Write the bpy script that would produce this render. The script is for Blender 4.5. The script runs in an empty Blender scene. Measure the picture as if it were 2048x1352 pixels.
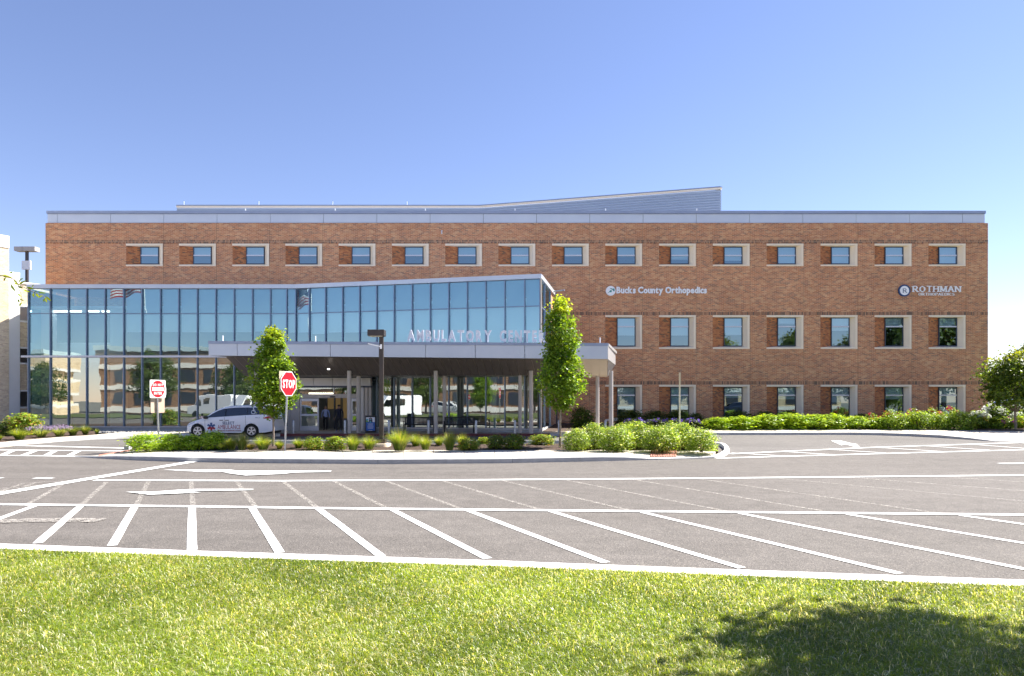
import bpy, bmesh, math, random
import numpy as np
from mathutils import Vector, Matrix
R = math.radians
S = bpy.context.scene
# ------------------------------------------------------------------ camera
F = 24.0 / 36.0 * 2048.0      # focal length in photograph pixels
H = 2.0                       # eye height
YH = 800.0                    # horizon row in the photograph
cam_d = bpy.data.cameras.new('camera'); cam = bpy.data.objects.new('camera', cam_d)
S.collection.objects.link(cam); S.camera = cam
cam_d.sensor_width = 36.0; cam_d.lens = 24.0
cam_d.shift_y = (YH - 676.0) / 2048.0
cam_d.clip_start = 0.1; cam_d.clip_end = 3000
cam.location = (0, 0, H); cam.rotation_euler = (R(90), 0, 0)
# ------------------------------------------------------------------ light
SUN_EL, SUN_AZ = 50.0, 68.0            # azimuth measured from +Y towards +X
sd = Vector((math.sin(R(SUN_AZ))*math.cos(R(SUN_EL)), math.cos(R(SUN_AZ))*math.cos(R(SUN_EL)), math.sin(R(SUN_EL))))
W = bpy.data.worlds.new('World'); S.world = W; W.use_nodes = True
wt = W.node_tree; wt.nodes.clear()
sky = wt.nodes.new('ShaderNodeTexSky'); sky.sky_type = 'NISHITA'; sky.sun_disc = False
sky.sun_elevation = R(SUN_EL); sky.sun_rotation = R(SUN_AZ)
sky.air_density = 1.0; sky.dust_density = 0.05; sky.ozone_density = 5.0; sky.altitude = 0
wb = wt.nodes.new('ShaderNodeBackground'); wb.inputs[1].default_value = 0.076
wo = wt.nodes.new('ShaderNodeOutputWorld')
tn = wt.nodes.new('ShaderNodeMix'); tn.data_type = 'RGBA'; tn.blend_type = 'MULTIPLY'; tn.inputs[0].default_value = 1.0
tn.inputs[7].default_value = (1.0, .82, .85, 1)
wt.links.new(sky.outputs[0], tn.inputs[6]); wt.links.new(tn.outputs[2], wb.inputs[0]); wt.links.new(wb.outputs[0], wo.inputs[0])
sl = bpy.data.lights.new('sun', 'SUN'); sun = bpy.data.objects.new('sun', sl); S.collection.objects.link(sun)
sl.energy = 4.6; sl.angle = R(0.5); sl.color = (1.0, 0.95, 0.87)
sun.rotation_euler = sd.to_track_quat('Z', 'Y').to_euler(); sun.location = (40, 20, 60)
S.view_settings.view_transform = 'Standard'; S.view_settings.look = 'None'
S.view_settings.gamma = 1.0; S.view_settings.use_curve_mapping = False
S.view_settings.exposure = 1.65
S.cycles.max_bounces = 8; S.cycles.transparent_max_bounces = 12
rnd = random.Random(7); NR = np.random.default_rng(11)

# ------------------------------------------------------------------ places from the photograph
def P(px, py, D): return Vector(((px-1024.0)*D/F, D, H-(py-YH)*D/F))
def G(px, py, z=0.0): return P(px, py, F*(H-z)/(py-YH))
def X(px, D): return (px-1024.0)*D/F
def Z(py, D): return H-(py-YH)*D/F
def lin(xs, pts):
    a = np.array(pts, float); return np.interp(xs, a[:, 0], a[:, 1])

# ------------------------------------------------------------------ materials
def mat(name, col=(.5, .5, .5), rough=.6, metal=0.0, spec=.5, emit=None, es=1.0):
    m = bpy.data.materials.new(name); m.use_nodes = True
    b = m.node_tree.nodes['Principled BSDF']
    b.inputs['Base Color'].default_value = (*col, 1); b.inputs['Roughness'].default_value = rough
    b.inputs['Metallic'].default_value = metal; b.inputs['Specular IOR Level'].default_value = spec
    if emit: b.inputs['Emission Color'].default_value = (*emit, 1); b.inputs['Emission Strength'].default_value = es
    return m
class NT:
    def __init__(s, m): s.t = m.node_tree; s.b = s.t.nodes.get('Principled BSDF')
    def n(s, typ, **kw):
        nd = s.t.nodes.new(typ)
        for k, v in kw.items(): setattr(nd, k, v)
        return nd
    def l(s, a, b): s.t.links.new(a, b)
    def coord(s, which='Object'): return s.n('ShaderNodeTexCoord').outputs[which]
    def noise(s, vec, scale, detail=4, rough=.6):
        nd = s.n('ShaderNodeTexNoise'); nd.inputs['Scale'].default_value = scale
        nd.inputs['Detail'].default_value = detail; nd.inputs['Roughness'].default_value = rough
        s.l(vec, nd.inputs['Vector']); return nd.outputs['Fac']
    def ramp(s, fac, stops, interp='LINEAR'):
        nd = s.n('ShaderNodeValToRGB'); cr = nd.color_ramp; cr.interpolation = interp
        while len(cr.elements) < len(stops): cr.elements.new(.5)
        for e, (p, c) in zip(cr.elements, stops): e.position = p; e.color = (*c, 1) if len(c) == 3 else c
        s.l(fac, nd.inputs[0]); return nd.outputs[0]
    def mix(s, fac, a, b, mode='MIX'):
        nd = s.n('ShaderNodeMix', data_type='RGBA', blend_type=mode)
        for k, v in ((0, fac), (6, a), (7, b)):
            if isinstance(v, bpy.types.NodeSocket): s.l(v, nd.inputs[k])
            elif isinstance(v, (tuple, list)): nd.inputs[k].default_value = (*v, 1)
            else: nd.inputs[k].default_value = v
        return nd.outputs[2]
    def math(s, op, a, b=0.0, c=None):
        nd = s.n('ShaderNodeMath', operation=op)
        for k, v in enumerate((a, b) if c is None else (a, b, c)):
            if isinstance(v, bpy.types.NodeSocket): s.l(v, nd.inputs[k])
            else: nd.inputs[k].default_value = v
        return nd.outputs[0]
    def bump(s, h, strength=.3, dist=.01):
        nd = s.n('ShaderNodeBump'); nd.inputs['Strength'].default_value = strength; nd.inputs['Distance'].default_value = dist
        s.l(h, nd.inputs['Height']); s.l(nd.outputs[0], s.b.inputs['Normal'])
def noisy(name, c1, c2, scale=3.0, rough=.7, bump=.0, bscale=60, metal=0.0, spec=.4, detail=5):
    m = mat(name, c1, rough, metal, spec); t = NT(m); co = t.coord()
    f = t.noise(co, scale, detail)
    t.l(t.ramp(f, [(.35, c1), (.65, c2)]), t.b.inputs['Base Color'])
    if bump: t.bump(t.noise(co, bscale, 3), bump, .01)
    return m
def brick_mat(name, tones, mortar, bw=.252, bh=.082, mj=.012, vertical=False, stainy=True, sat=1.0):
    m = mat(name, (.3, .15, .1), .88, 0, .2); t = NT(m)
    sp = t.n('ShaderNodeSeparateXYZ'); t.l(t.coord('Object'), sp.inputs[0])
    u = t.math('ADD', sp.outputs[0], sp.outputs[1]); v = sp.outputs[2]
    if vertical: u, v = v, u
    r = t.math('DIVIDE', v, bh); row = t.math('FLOOR', r); fr = t.math('SUBTRACT', r, row)
    off = t.math('MULTIPLY', t.math('MODULO', t.math('ABSOLUTE', row), 2.0), 0.0 if vertical else .5)
    c = t.math('ADD', t.math('DIVIDE', u, bw), off); col = t.math('FLOOR', c); fc = t.math('SUBTRACT', c, col)
    cb = t.n('ShaderNodeCombineXYZ'); t.l(col, cb.inputs[0]); t.l(row, cb.inputs[1])
    wn = t.n('ShaderNodeTexWhiteNoise', noise_dimensions='3D'); t.l(cb.outputs[0], wn.inputs[0])
    tone = t.ramp(wn.outputs['Value'], [(i/len(tones), q) for i, q in enumerate(tones)], 'CONSTANT')
    def edge(f, w, size):
        a = t.math('LESS_THAN', f, w/size/2); b = t.math('GREATER_THAN', f, 1-w/size/2); return t.math('MAXIMUM', a, b)
    jm = t.math('MAXIMUM', edge(fc, mj, bw), edge(fr, mj, bh))
    out = t.mix(jm, tone, mortar)
    if stainy:
        st = t.noise(t.coord('Object'), .35, 5, .65)
        out = t.mix(1.0, out, t.ramp(st, [(.3, (.86, .84, .83)), (.7, (1.1, 1.1, 1.08))]), 'MULTIPLY')
    fine = t.noise(t.coord('Object'), 30, 3)
    out = t.mix(1.0, out, t.ramp(fine, [(.3, (.85, .85, .85)), (.7, (1.15, 1.15, 1.15))]), 'MULTIPLY')
    t.l(out, t.b.inputs['Base Color'])
    t.bump(t.math('SUBTRACT', 1.0, jm), .35, .008)
    return m
M = {}
M['brick'] = brick_mat('brick_red', [(.60,.265,.125),(.52,.21,.10),(.63,.315,.155),(.36,.175,.105),(.57,.235,.11),(.66,.36,.19),(.46,.185,.095),(.60,.265,.13),(.42,.19,.105),(.55,.225,.105),(.58,.285,.145),(.50,.22,.12)], (.80, .62, .42))
M['brick_reveal'] = brick_mat('brick_reveal', [(.50,.19,.075),(.38,.13,.06),(.54,.22,.09),(.20,.11,.07),(.45,.165,.068),(.34,.12,.06),(.52,.2,.08)], (.46, .26, .14))  # darker copy of the wall brick; recess shade is in its tones
M['soldier'] = brick_mat('brick_soldier', [(.36,.165,.09),(.22,.12,.08),(.44,.21,.12),(.14,.09,.07),(.32,.145,.085),(.50,.26,.15)], (.60, .45, .30), bw=.30, bh=.082, mj=.014, vertical=True)
M['brick_beige'] = brick_mat('brick_beige', [(.80,.64,.42),(.74,.57,.37),(.84,.68,.46),(.68,.51,.34),(.78,.62,.40)], (.80, .70, .56))
M['brick_tan'] = brick_mat('brick_brown', [(.36,.2,.12),(.3,.16,.1),(.4,.24,.15),(.26,.14,.09)], (.45, .38, .3))
M['precast'] = noisy('precast_cream', (.93, .78, .58), (.96, .82, .62), 2.0, .75, .1, 80)
M['white_concrete'] = noisy('white_concrete', (.86, .83, .77), (.90, .87, .82), 1.0, .8)
M['panel'] = noisy('metal_panel', (.62, .65, .70), (.67, .70, .74), .6, .35, 0, 60, .35)
M['panel_dark'] = noisy('metal_coping', (.33, .37, .47), (.38, .42, .52), .8, .4, 0, 60, .5)
M['panel_warm'] = noisy('silver_panel', (.55, .54, .54), (.60, .59, .59), .6, .35, 0, 60, .45)
M['brick_joint'] = mat('brick_joint', (.30, .19, .11), .9)
M['joint'] = mat('joint_dark', (.06, .06, .065), .8)
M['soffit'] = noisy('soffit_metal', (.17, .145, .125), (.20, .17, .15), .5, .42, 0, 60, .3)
M['soffit_lit_and_seam'] = noisy('soffit_bounce_and_seam', (.55, .46, .35), (.60, .51, .40), .5, .5)  # paler copy of the soffit: bounced light in its colour; also seam tone
M['column'] = noisy('column_taupe', (.50, .45, .41), (.56, .51, .46), 1.5, .45, 0, 60, .2)
M['mullion'] = mat('mullion_metal', (.24, .30, .40), .4, .5)
M['frame_alu'] = mat('frame_aluminium', (.66, .66, .70), .4, .5)
M['frame_dark'] = mat('frame_dark', (.07, .08, .11), .4, .4)
M['screen'] = mat('ribbed_metal', (.46, .52, .60), .45, .5)
M['white_metal'] = mat('white_metal', (.95, .95, .95), .4)
M['black_metal'] = mat('black_metal', (.015, .015, .018), .4, .3)
M['bronze'] = mat('bronze_pole', (.075, .062, .055), .42, .4)
M['galv'] = noisy('galvanised_steel', (.42, .43, .45), (.52, .53, .55), 20, .38, 0, 60, .7)
M['interior'] = mat('interior_wall', (.30, .33, .36), .9)
M['interior_white'] = mat('interior_white', (.75, .76, .76), .8)
M['shade'] = mat('roller_shade', (.86, .90, .90), .85)
M['spandrel'] = mat('spandrel_backing', (.30, .46, .58), .8)
M['light_strip'] = mat('light_strip', (1, 1, 1), .5, 0, .5, (1.0, .90, .72), 1.6)
M['light_white'] = mat('light_white', (1, 1, 1), .5, 0, .5, (1.0, .98, .95), 1.4)
def glass_mat(name, fac, tint, gtint, rough=.0, warp=.0):
    m = bpy.data.materials.new(name); m.use_nodes = True; t = NT(m); t.t.nodes.remove(t.b)
    out = t.t.nodes['Material Output']
    tr = t.n('ShaderNodeBsdfTransparent'); tr.inputs[0].default_value = (*tint, 1)
    gl = t.n('ShaderNodeBsdfGlossy'); gl.inputs[0].default_value = (*gtint, 1); gl.inputs['Roughness'].default_value = rough
    if warp:
        bp = t.n('ShaderNodeBump'); bp.inputs['Strength'].default_value = warp; bp.inputs['Distance'].default_value = .05
        t.l(t.noise(t.coord('Object'), .9, 1), bp.inputs['Height']); t.l(bp.outputs[0], gl.inputs['Normal'])
    fr = t.n('ShaderNodeFresnel'); fr.inputs[0].default_value = 1.5
    f = t.math('MULTIPLY_ADD', fr.outputs[0], 1-fac, fac)
    mx = t.n('ShaderNodeMixShader'); t.l(f, mx.inputs[0]); t.l(tr.outputs[0], mx.inputs[1]); t.l(gl.outputs[0], mx.inputs[2])
    t.l(mx.outputs[0], out.inputs[0]); return m
M['glass'] = glass_mat('curtain_glass', .33, (.76, .94, .94), (.56, .80, .86), 0, .03)
M['glass_win'] = glass_mat('window_glass', .30, (.74, .88, .92), (.66, .86, .92), 0, .015)
M['glass_low'] = glass_mat('lobby_glass', .36, (.70, .84, .80), (.92, 1.0, .96), 0, .03)
M['car_glass'] = glass_mat('tinted_glass', .08, (.06, .06, .075), (.9, .95, 1.0))
def asphalt(name, c1, c2, c3, spk=(.30, .29, .27)):
    m = mat(name, c1, .85, 0, .25); t = NT(m); co = t.coord()
    big = t.noise(co, .16, 5, .6); mid = t.noise(co, 2.2, 5, .7); fine = t.noise(co, 85, 2, .7)
    mp = t.n('ShaderNodeMapping'); mp.inputs['Scale'].default_value = (.06, .9, 1); t.l(co, mp.inputs[0])
    streak = t.noise(mp.outputs[0], 1.0, 4, .6)
    a = t.ramp(t.math('MULTIPLY_ADD', streak, .5, t.math('MULTIPLY', big, .5)), [(.36, c1), (.5, c2), (.64, c3)])
    a = t.mix(1.0, a, t.ramp(mid, [(.3, (.86,.86,.86)), (.7, (1.12,1.12,1.12))]), 'MULTIPLY')
    vo = t.n('ShaderNodeTexVoronoi'); vo.inputs['Scale'].default_value = 70; t.l(co, vo.inputs['Vector'])
    wn = t.n('ShaderNodeSeparateColor'); t.l(vo.outputs['Color'], wn.inputs[0])
    st = t.ramp(wn.outputs[0], [(0, (.55,.55,.55)), (.35, (.9,.9,.9)), (.86, (1.08,1.08,1.08)), (.9, (1.6,1.58,1.52))])
    a = t.mix(.8, a, st, 'MULTIPLY')
    a = t.mix(.8, a, t.ramp(fine, [(.3, (.82,.82,.82)), (.7, (1.18,1.18,1.18))]), 'MULTIPLY')
    t.l(a, t.b.inputs['Base Color']); t.bump(vo.outputs['Distance'], .6, .01); return m
M['asphalt'] = asphalt('asphalt', (.122, .110, .100), (.138, .125, .114), (.152, .138, .126))
M['asphalt_new'] = asphalt('asphalt_smooth', (.128, .119, .111), (.148, .138, .129), (.165, .154, .144))
def paint(name, keep, col=(.80, .80, .78)):
    m = mat(name, col, .7, 0, .3); t = NT(m); co = t.coord()
    n1 = t.noise(co, 9, 6, .75); n2 = t.noise(co, 55, 3, .7)
    w = t.math('MULTIPLY_ADD', n2, .6, t.math('MULTIPLY', n1, .5))
    k = t.ramp(w, [(keep-.03, (0,0,0)), (keep+.03, (1,1,1))])
    sp = t.n('ShaderNodeSeparateColor'); t.l(k, sp.inputs[0])
    tr = t.n('ShaderNodeBsdfTransparent'); mx = t.n('ShaderNodeMixShader'); t.l(sp.outputs[0], mx.inputs[0])
    t.l(t.b.outputs[0], mx.inputs[1]); t.l(tr.outputs[0], mx.inputs[2]); t.l(mx.outputs[0], t.t.nodes['Material Output'].inputs[0]); return m
M['paint'] = paint('white_road_paint', .70)
M['paint_worn'] = paint('worn_road_paint', .60, (.74, .72, .68))
M['paint_faded'] = paint('faded_road_paint', .53, (.42, .39, .35))
M['concrete'] = noisy('pavement_concrete', (.46, .41, .345), (.54, .485, .41), 1.2, .85, .15, 90)
M['kerb'] = noisy('kerb_concrete', (.40, .40, .39), (.50, .50, .48), 2.5, .85, .15, 60)
M['kerb_white'] = noisy('kerb_painted', (.72, .71, .67), (.80, .79, .76), 4, .8, .1, 60)
M['kerb_red'] = noisy('kerb_red_paint', (.13, .035, .035), (.18, .05, .045), 3, .7)
M['tactile'] = noisy('tactile_red', (.42, .17, .12), (.50, .22, .16), 5, .8)
M['mulch'] = noisy('bark_mulch', (.035, .022, .015), (.085, .052, .036), 14, .95, 1.0, 40, detail=8)
M['soil_grass'] = noisy('turf_soil', (.05, .065, .02), (.10, .12, .035), 7, .95, .3, 40)
M['turf_far'] = noisy('far_turf', (.07, .11, .02), (.12, .17, .035), .8, .95, .3, 40)
M['ground'] = noisy('far_ground', (.12, .12, .10), (.16, .15, .13), .05, .95)
M['pebble'] = noisy('pale_pebble', (.40, .39, .37), (.55, .54, .50), 8, .8)
M['bark'] = noisy('tree_bark', (.20, .15, .12), (.34, .28, .23), 18, .9, .6, 60)
M['stem'] = mat('shrub_stem', (.09, .06, .035), .9)
def leaf_mat(name, tr=.42, rough=.42, spec=.35, tm=(2.9, 2.5, .8)):
    m = mat(name, (.1, .2, .03), rough, 0, spec); t = NT(m)
    at = t.n('ShaderNodeAttribute', attribute_name='Col')
    t.l(at.outputs['Color'], t.b.inputs['Base Color'])
    tl = t.n('ShaderNodeBsdfTranslucent'); t.l(t.mix(1.0, at.outputs['Color'], tm, 'MULTIPLY'), tl.inputs[0])
    mx = t.n('ShaderNodeMixShader'); mx.inputs[0].default_value = tr
    t.l(t.b.outputs[0], mx.inputs[1]); t.l(tl.outputs[0], mx.inputs[2])
    t.l(mx.outputs[0], t.t.nodes['Material Output'].inputs[0]); return m
M['leaf'] = leaf_mat('leaf'); M['blade'] = leaf_mat('grass_blade', .45, .38, .5); M['petal'] = leaf_mat('petal', .25, .6, .2, (1.0, 1.0, 1.0))

# ------------------------------------------------------------------ scene graph helpers
C = S.collection
def kind(o, k='structure'): o['kind'] = k; return o
def tag(o, label, cat, group=None):
    o['label'] = label; o['category'] = cat
    if group: o['group'] = group
    return o
def empty(name, loc=(0,0,0), rz=0.0, label=None, cat=None, group=None):
    o = bpy.data.objects.new(name, None); C.objects.link(o); o.location = loc; o.rotation_euler = (0, 0, rz)
    o.empty_display_size = .3
    if label: tag(o, label, cat, group)
    return o
def wloc(o):
    v = Vector((0, 0, 0))
    while o is not None: v += o.location; o = o.parent
    return v
class MB:
    """collects faces, then builds ONE mesh object; coordinates are world metres unless the parent is turned"""
    def __init__(s): s.v = []; s.f = []; s.mi = []; s.mats = []; s.cur = 0; s.sm = []
    def use(s, m):
        if m not in s.mats: s.mats.append(m)
        s.cur = s.mats.index(m); return s
    def face(s, pts, smooth=False):
        i = len(s.v); s.v += [tuple(p) for p in pts]; s.f.append(tuple(range(i, i+len(pts)))); s.mi.append(s.cur); s.sm.append(smooth); return s
    def raw(s, vs, fs, smooth=False):
        i = len(s.v); s.v += [tuple(p) for p in vs]
        for f in fs: s.f.append(tuple(i+k for k in f)); s.mi.append(s.cur); s.sm.append(smooth)
        return s
    def box(s, x0, x1, y0, y1, z0, z1, rot=0.0, piv=None):
        vs = [(x, y, z) for z in (z0, z1) for y in (y0, y1) for x in (x0, x1)]
        if rot:
            px, py = piv if piv else ((x0+x1)/2, (y0+y1)/2); c, q = math.cos(rot), math.sin(rot)
            vs = [(px+(x-px)*c-(y-py)*q, py+(x-px)*q+(y-py)*c, z) for x, y, z in vs]
        return s.raw(vs, [(0,2,3,1),(4,5,7,6),(0,1,5,4),(2,6,7,3),(0,4,6,2),(1,3,7,5)])
    def prism(s, poly, z0, z1):
        """poly: (x,y) or (x,y,ztop)"""
        n = len(poly); a = [(p[0], p[1], z0) for p in poly]; b = [(p[0], p[1], p[2] if len(p) > 2 else z1) for p in poly]
        ar = sum(poly[i][0]*poly[(i+1) % n][1]-poly[(i+1) % n][0]*poly[i][1] for i in range(n))
        if ar < 0: a.reverse(); b.reverse()
        s.raw(a+b, [tuple(range(n, 2*n)), tuple(reversed(range(n)))]+[(i, (i+1) % n, n+(i+1) % n, n+i) for i in range(n)]); return s
    def bar(s, p, q, w, h=None, up=(0, 0, 1)):
        p, q = Vector(p), Vector(q); h = h or w; d = (q-p).normalized(); up = Vector(up)
        if abs(d.dot(up)) > .95: up = Vector((0, 1, 0))
        a = d.cross(up).normalized()*w/2; b = a.cross(d).normalized()*h/2
        vs = [p-a-b, p+a-b, p+a+b, p-a+b, q-a-b, q+a-b, q+a+b, q-a+b]
        return s.raw(vs, [(0,3,2,1),(4,5,6,7),(0,1,5,4),(1,2,6,5),(2,3,7,6),(3,0,4,7)])
    def tube(s, pts, rad, n=8, cap=True):
        pts = [Vector(p) for p in pts]; rad = rad if isinstance(rad, (list, tuple)) else [rad]*len(pts)
        vs = []
        for i, p in enumerate(pts):
            d = (pts[min(i+1, len(pts)-1)]-pts[max(i-1, 0)]).normalized()
            u = Vector((0, 0, 1)) if abs(d.z) < .9 else Vector((1, 0, 0))
            a = d.cross(u).normalized(); b = d.cross(a).normalized()
            vs += [p+(a*math.cos(2*math.pi*k/n)+b*math.sin(2*math.pi*k/n))*rad[i] for k in range(n)]
        fs = [(i*n+k, i*n+(k+1) % n, (i+1)*n+(k+1) % n, (i+1)*n+k) for i in range(len(pts)-1) for k in range(n)]
        s.raw(vs, fs, True)
        if cap: s.raw(vs[:n], [tuple(range(n))]); s.raw(vs[-n:], [tuple(reversed(range(n)))])
        return s
    def disc(s, c, r, axis='y', n=28, r2=None):
        def pt(k, rr):
            a = 2*math.pi*k/n; u, w = rr*math.cos(a), rr*math.sin(a)
            return {'y': (c[0]+u, c[1], c[2]+w), 'z': (c[0]+u, c[1]+w, c[2]), 'x': (c[0], c[1]+u, c[2]+w)}[axis]
        if r2 is None: return s.face([pt(k, r) for k in range(n)])
        for k in range(n): s.face([pt(k, r), pt(k+1, r), pt(k+1, r2), pt(k, r2)])
        return s
    def build(s, name, m=None, parent=None, off=None, smooth=None):
        me = bpy.data.meshes.new(name)
        o = Vector(off) if off is not None else (wloc(parent) if parent else Vector((0, 0, 0)))
        me.from_pydata([(x-o.x, y-o.y, z-o.z) for x, y, z in s.v], [], s.f)
        mats = s.mats if s.mats else [m if not isinstance(m, str) else M[m]]
        for q in mats: me.materials.append(q if not isinstance(q, str) else M[q])
        me.polygons.foreach_set('material_index', s.mi if s.mats else [0]*len(s.f))
        me.polygons.foreach_set('use_smooth', [True]*len(s.f) if smooth else s.sm)
        me.update()
        ob = bpy.data.objects.new(name, me); C.objects.link(ob)
        if parent: ob.parent = parent
        return ob
def copy_obj(o, parent=None):
    c = o.copy(); C.objects.link(c); c.parent = parent; return c
def copy_tree(o, parent=None):
    c = copy_obj(o, parent)
    for ch in list(o.children): copy_tree(ch, c)
    return c
def bevel(o, w=.01, seg=2):
    b = o.modifiers.new('bevel', 'BEVEL'); b.width = w; b.segments = seg; b.limit_method = 'ANGLE'; return o
# lettering ---------------------------------------------------------
_gl = {}
def glyph(ch, bold=.0, depth=0.0):
    k = (ch, bold, depth)
    if k not in _gl:
        cu = bpy.data.curves.new('glyph', 'FONT'); cu.body = ch; cu.size = 1.0; cu.offset = bold; cu.extrude = depth/2; cu.resolution_u = 2
        ob = bpy.data.objects.new('glyph', cu); C.objects.link(ob)
        dg = bpy.context.evaluated_depsgraph_get(); me = bpy.data.meshes.new_from_object(ob.evaluated_get(dg))
        vs = [tuple(v.co) for v in me.vertices]; fs = [tuple(p.vertices) for p in me.polygons]
        C.objects.unlink(ob); bpy.data.objects.remove(ob); bpy.data.curves.remove(cu); bpy.data.meshes.remove(me)
        _gl[k] = (vs, fs, min(v[0] for v in vs), max(v[0] for v in vs))
    return _gl[k]
def letters(text, x0, x1, cap, bold=.0, depth=0.0, gap=.12, space=.35):
    """yields (char, verts(x,z,depth) , faces) laid out from x0 to x1 with capital height cap, baseline 0"""
    gs = [(c, glyph(c, bold, depth/cap*.7) if c != ' ' else None) for c in text]
    tot = sum((g[3]-g[2]) if g else space for c, g in gs)+gap*(len(text)-1)
    caph = max(v[1] for v in glyph('H', bold, depth/cap*.7)[0])
    sx, sz = (x1-x0)/tot, cap/caph; x = 0.0; out = []
    for c, g in gs:
        if g is None: x += space+gap; continue
        out.append((c, [(x0+(x+v[0]-g[2])*sx, v[1]*sz, v[2]*sz) for v in g[0]], g[1])); x += g[3]-g[2]+gap
    return out
def flat_text(mb, text, x0, x1, zb, cap, y, bold=.02, flip=False, depth=0.0, fn=None):
    for c, vs, fs in letters(text, x0, x1, cap, bold, depth):
        pts = [(vx, y-vd, zb+vz) for vx, vz, vd in vs]
        if fn: pts = [fn(p) for p in pts]
        mb.raw(pts, fs)
# ================================================================== GROUND AND ROADS
ground = MB(); ground.box(-500, 500, -400, 900, -.6, -.05); g_o = kind(ground.build('ground', 'ground'))
lot = kind((lambda m: (m.box(-75, 75, 7.0, 44.5, -.3, 0), m.build('parking_lot', 'asphalt'))[1])(MB()))
road_b = kind((lambda m: (m.box(-75, 75, -19, -9, -.3, 0), m.build('road', 'asphalt'))[1])(MB()))
drv = MB(); drv.use('asphalt_new')
dpts = [G(x, y, .004) for x, y in [(-300,899),(60,893),(250,889),(1100,889),(1440,892),(1462,905),(2043,887),(2500,872),(1985,872),(1400,868),(300,868),(150,876),(-300,886)]]
for i in range(1, len(dpts)-1): pass
def sheet(poly, z, m, name, parent=None, fall=None):
    """flat polygon (may be concave), triangulated by bmesh"""
    me = bpy.data.meshes.new(name); bm = bmesh.new()
    vs = [bm.verts.new((p[0], p[1], p[2] if fall else z)) for p in poly]
    f = bm.faces.new(vs); f.normal_update()
    if f.normal.z < 0: f.normal_flip()
    bmesh.ops.triangulate(bm, faces=[f]); bm.to_mesh(me); bm.free(); me.materials.append(M[m])
    ob = bpy.data.objects.new(name, me); C.objects.link(ob)
    if parent: ob.parent = parent
    return ob
kind(sheet(dpts, .004, 'asphalt_new', 'driveway'))

def stripe(p, q, w, z, m='paint', name='painted_line', parent=lot, ragged=0):
    a, b = G(*p, 0), G(*q, 0); d = (b-a); L = d.length; d.normalize(); n = Vector((-d.y, d.x, 0))*w/2
    k = max(1, int(L/.6)); mb = MB()
    up = [a+d*L*i/k+n*(1+rnd.uniform(-.05, .05)) for i in range(k+1)]; lo = [a+d*L*i/k-n*(1+rnd.uniform(-.05, .05)) for i in range(k+1)]
    for i in range(k): mb.face([(*up[i][:2], z), (*lo[i][:2], z), (*lo[i+1][:2], z), (*up[i+1][:2], z)])
    return mb.build(name, m, parent)
def run(pts, w, z, m='paint', name='painted_line'):
    mb = MB(); g = [G(*p, 0) for p in pts]
    ns = []
    for i in range(len(g)):
        d = (g[min(i+1, len(g)-1)]-g[max(i-1, 0)]).normalized(); ns.append(Vector((-d.y, d.x, 0))*w/2)
    for i in range(len(g)-1):
        a, b, n1, n2 = g[i], g[i+1], ns[i], ns[i+1]
        mb.face([(*(a+n1)[:2], z), (*(a-n1)[:2], z), (*(b-n2)[:2], z), (*(b+n2)[:2], z)])
    return mb.build(name, m, lot)
# bay lines, front row (bright) and back row (worn)
front = [((75,1010),(-40,1052)),((162,1012),(75,1087)),((270,1013),(224,1092)),((384,1015),(384,1101)),((504,1016),(560,1106)),((637,1018),(762,1113)),((783,1019),(975,1118)),((935,1021),(1212,1126)),((1098,1022),(1484,1137)),((1285,1025),(1800,1148)),((1480,1027),(2060,1141)),((1695,1029),(2200,1112)),((1920,1031),(2300,1085))]
for i, (a, b) in enumerate(front): stripe(a, b, .125, .008)
back = [((47,967),(-60,1004)),((132,965),(55,1009)),((213,964),(162,1011)),((297,963),(272,1012)),((382,963),(386,1014)),((473,963),(512,1016)),((566,963),(636,1017)),((668,963),(776,1018)),((771,962),(927,1020)),((882,961),(1085,1021)),((1003,961),(1268,1023)),((1129,960),(1470,1026)),((1265,959),(1680,1028)),((1400,958.5),(1900,1030)),((1560,957.5),(2130,1010)),((1723,957),(2300,1001)),((1900,955),(2300,980))]
for a, b in back: stripe(a, b, .10, .006, 'paint_faded')
run([(-300,1004),(0,1009.5),(400,1014),(700,1018),(1400,1024.5),(2043,1030.5),(2400,1034)], .20, .012)
run([(190,961),(560,962.3),(900,960.8),(1400,957.3),(2043,951),(2400,948)], .24, .012)
run([(-200,1026),(0,988),(120,968),(385,924)], .36, .016)
run([(-300,992),(40,975),(140,964)], .10, .006, 'paint_faded')
run([(1999,927.5),(2400,925)], .25, .012)
run([(-60,1046),(80,1042),(205,1042)], .35, .020, 'paint_faded')
run([(70,956.8),(104,957.5)], .22, .012)
run([(-40,956.5),(3,957)], .22, .012)
run([(50,974),(72,966),(130,963)], .12, .014, 'paint_faded')
def marking(poly, z, name='painted_arrow', m='paint'):
    return sheet([G(x, y, 0) for x, y in poly], z, m, name, lot)
marking([(325,940),(469,940.4),(441,944.1),(410,944.7)], .012)
marking([(441,942.7),(664,942.7),(659,945),(550,946.9),(581,948.3),(491,952.2),(447,946.3),(523,945.7),(443,944.3)], .020)
marking([(252,985.2),(305,985.2),(357,981.3),(391,979.7),(508,979.6),(503,981.8),(400,983.7),(370,985.6),(403,986.4),(298,991)], .020)
marking([(1662,881.5),(1684,882.3),(1700,886.5),(1717,889.3),(1705,889.8),(1721,893.3),(1708,893.6),(1690,888.6),(1683,891),(1676,888)], .014)
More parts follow.
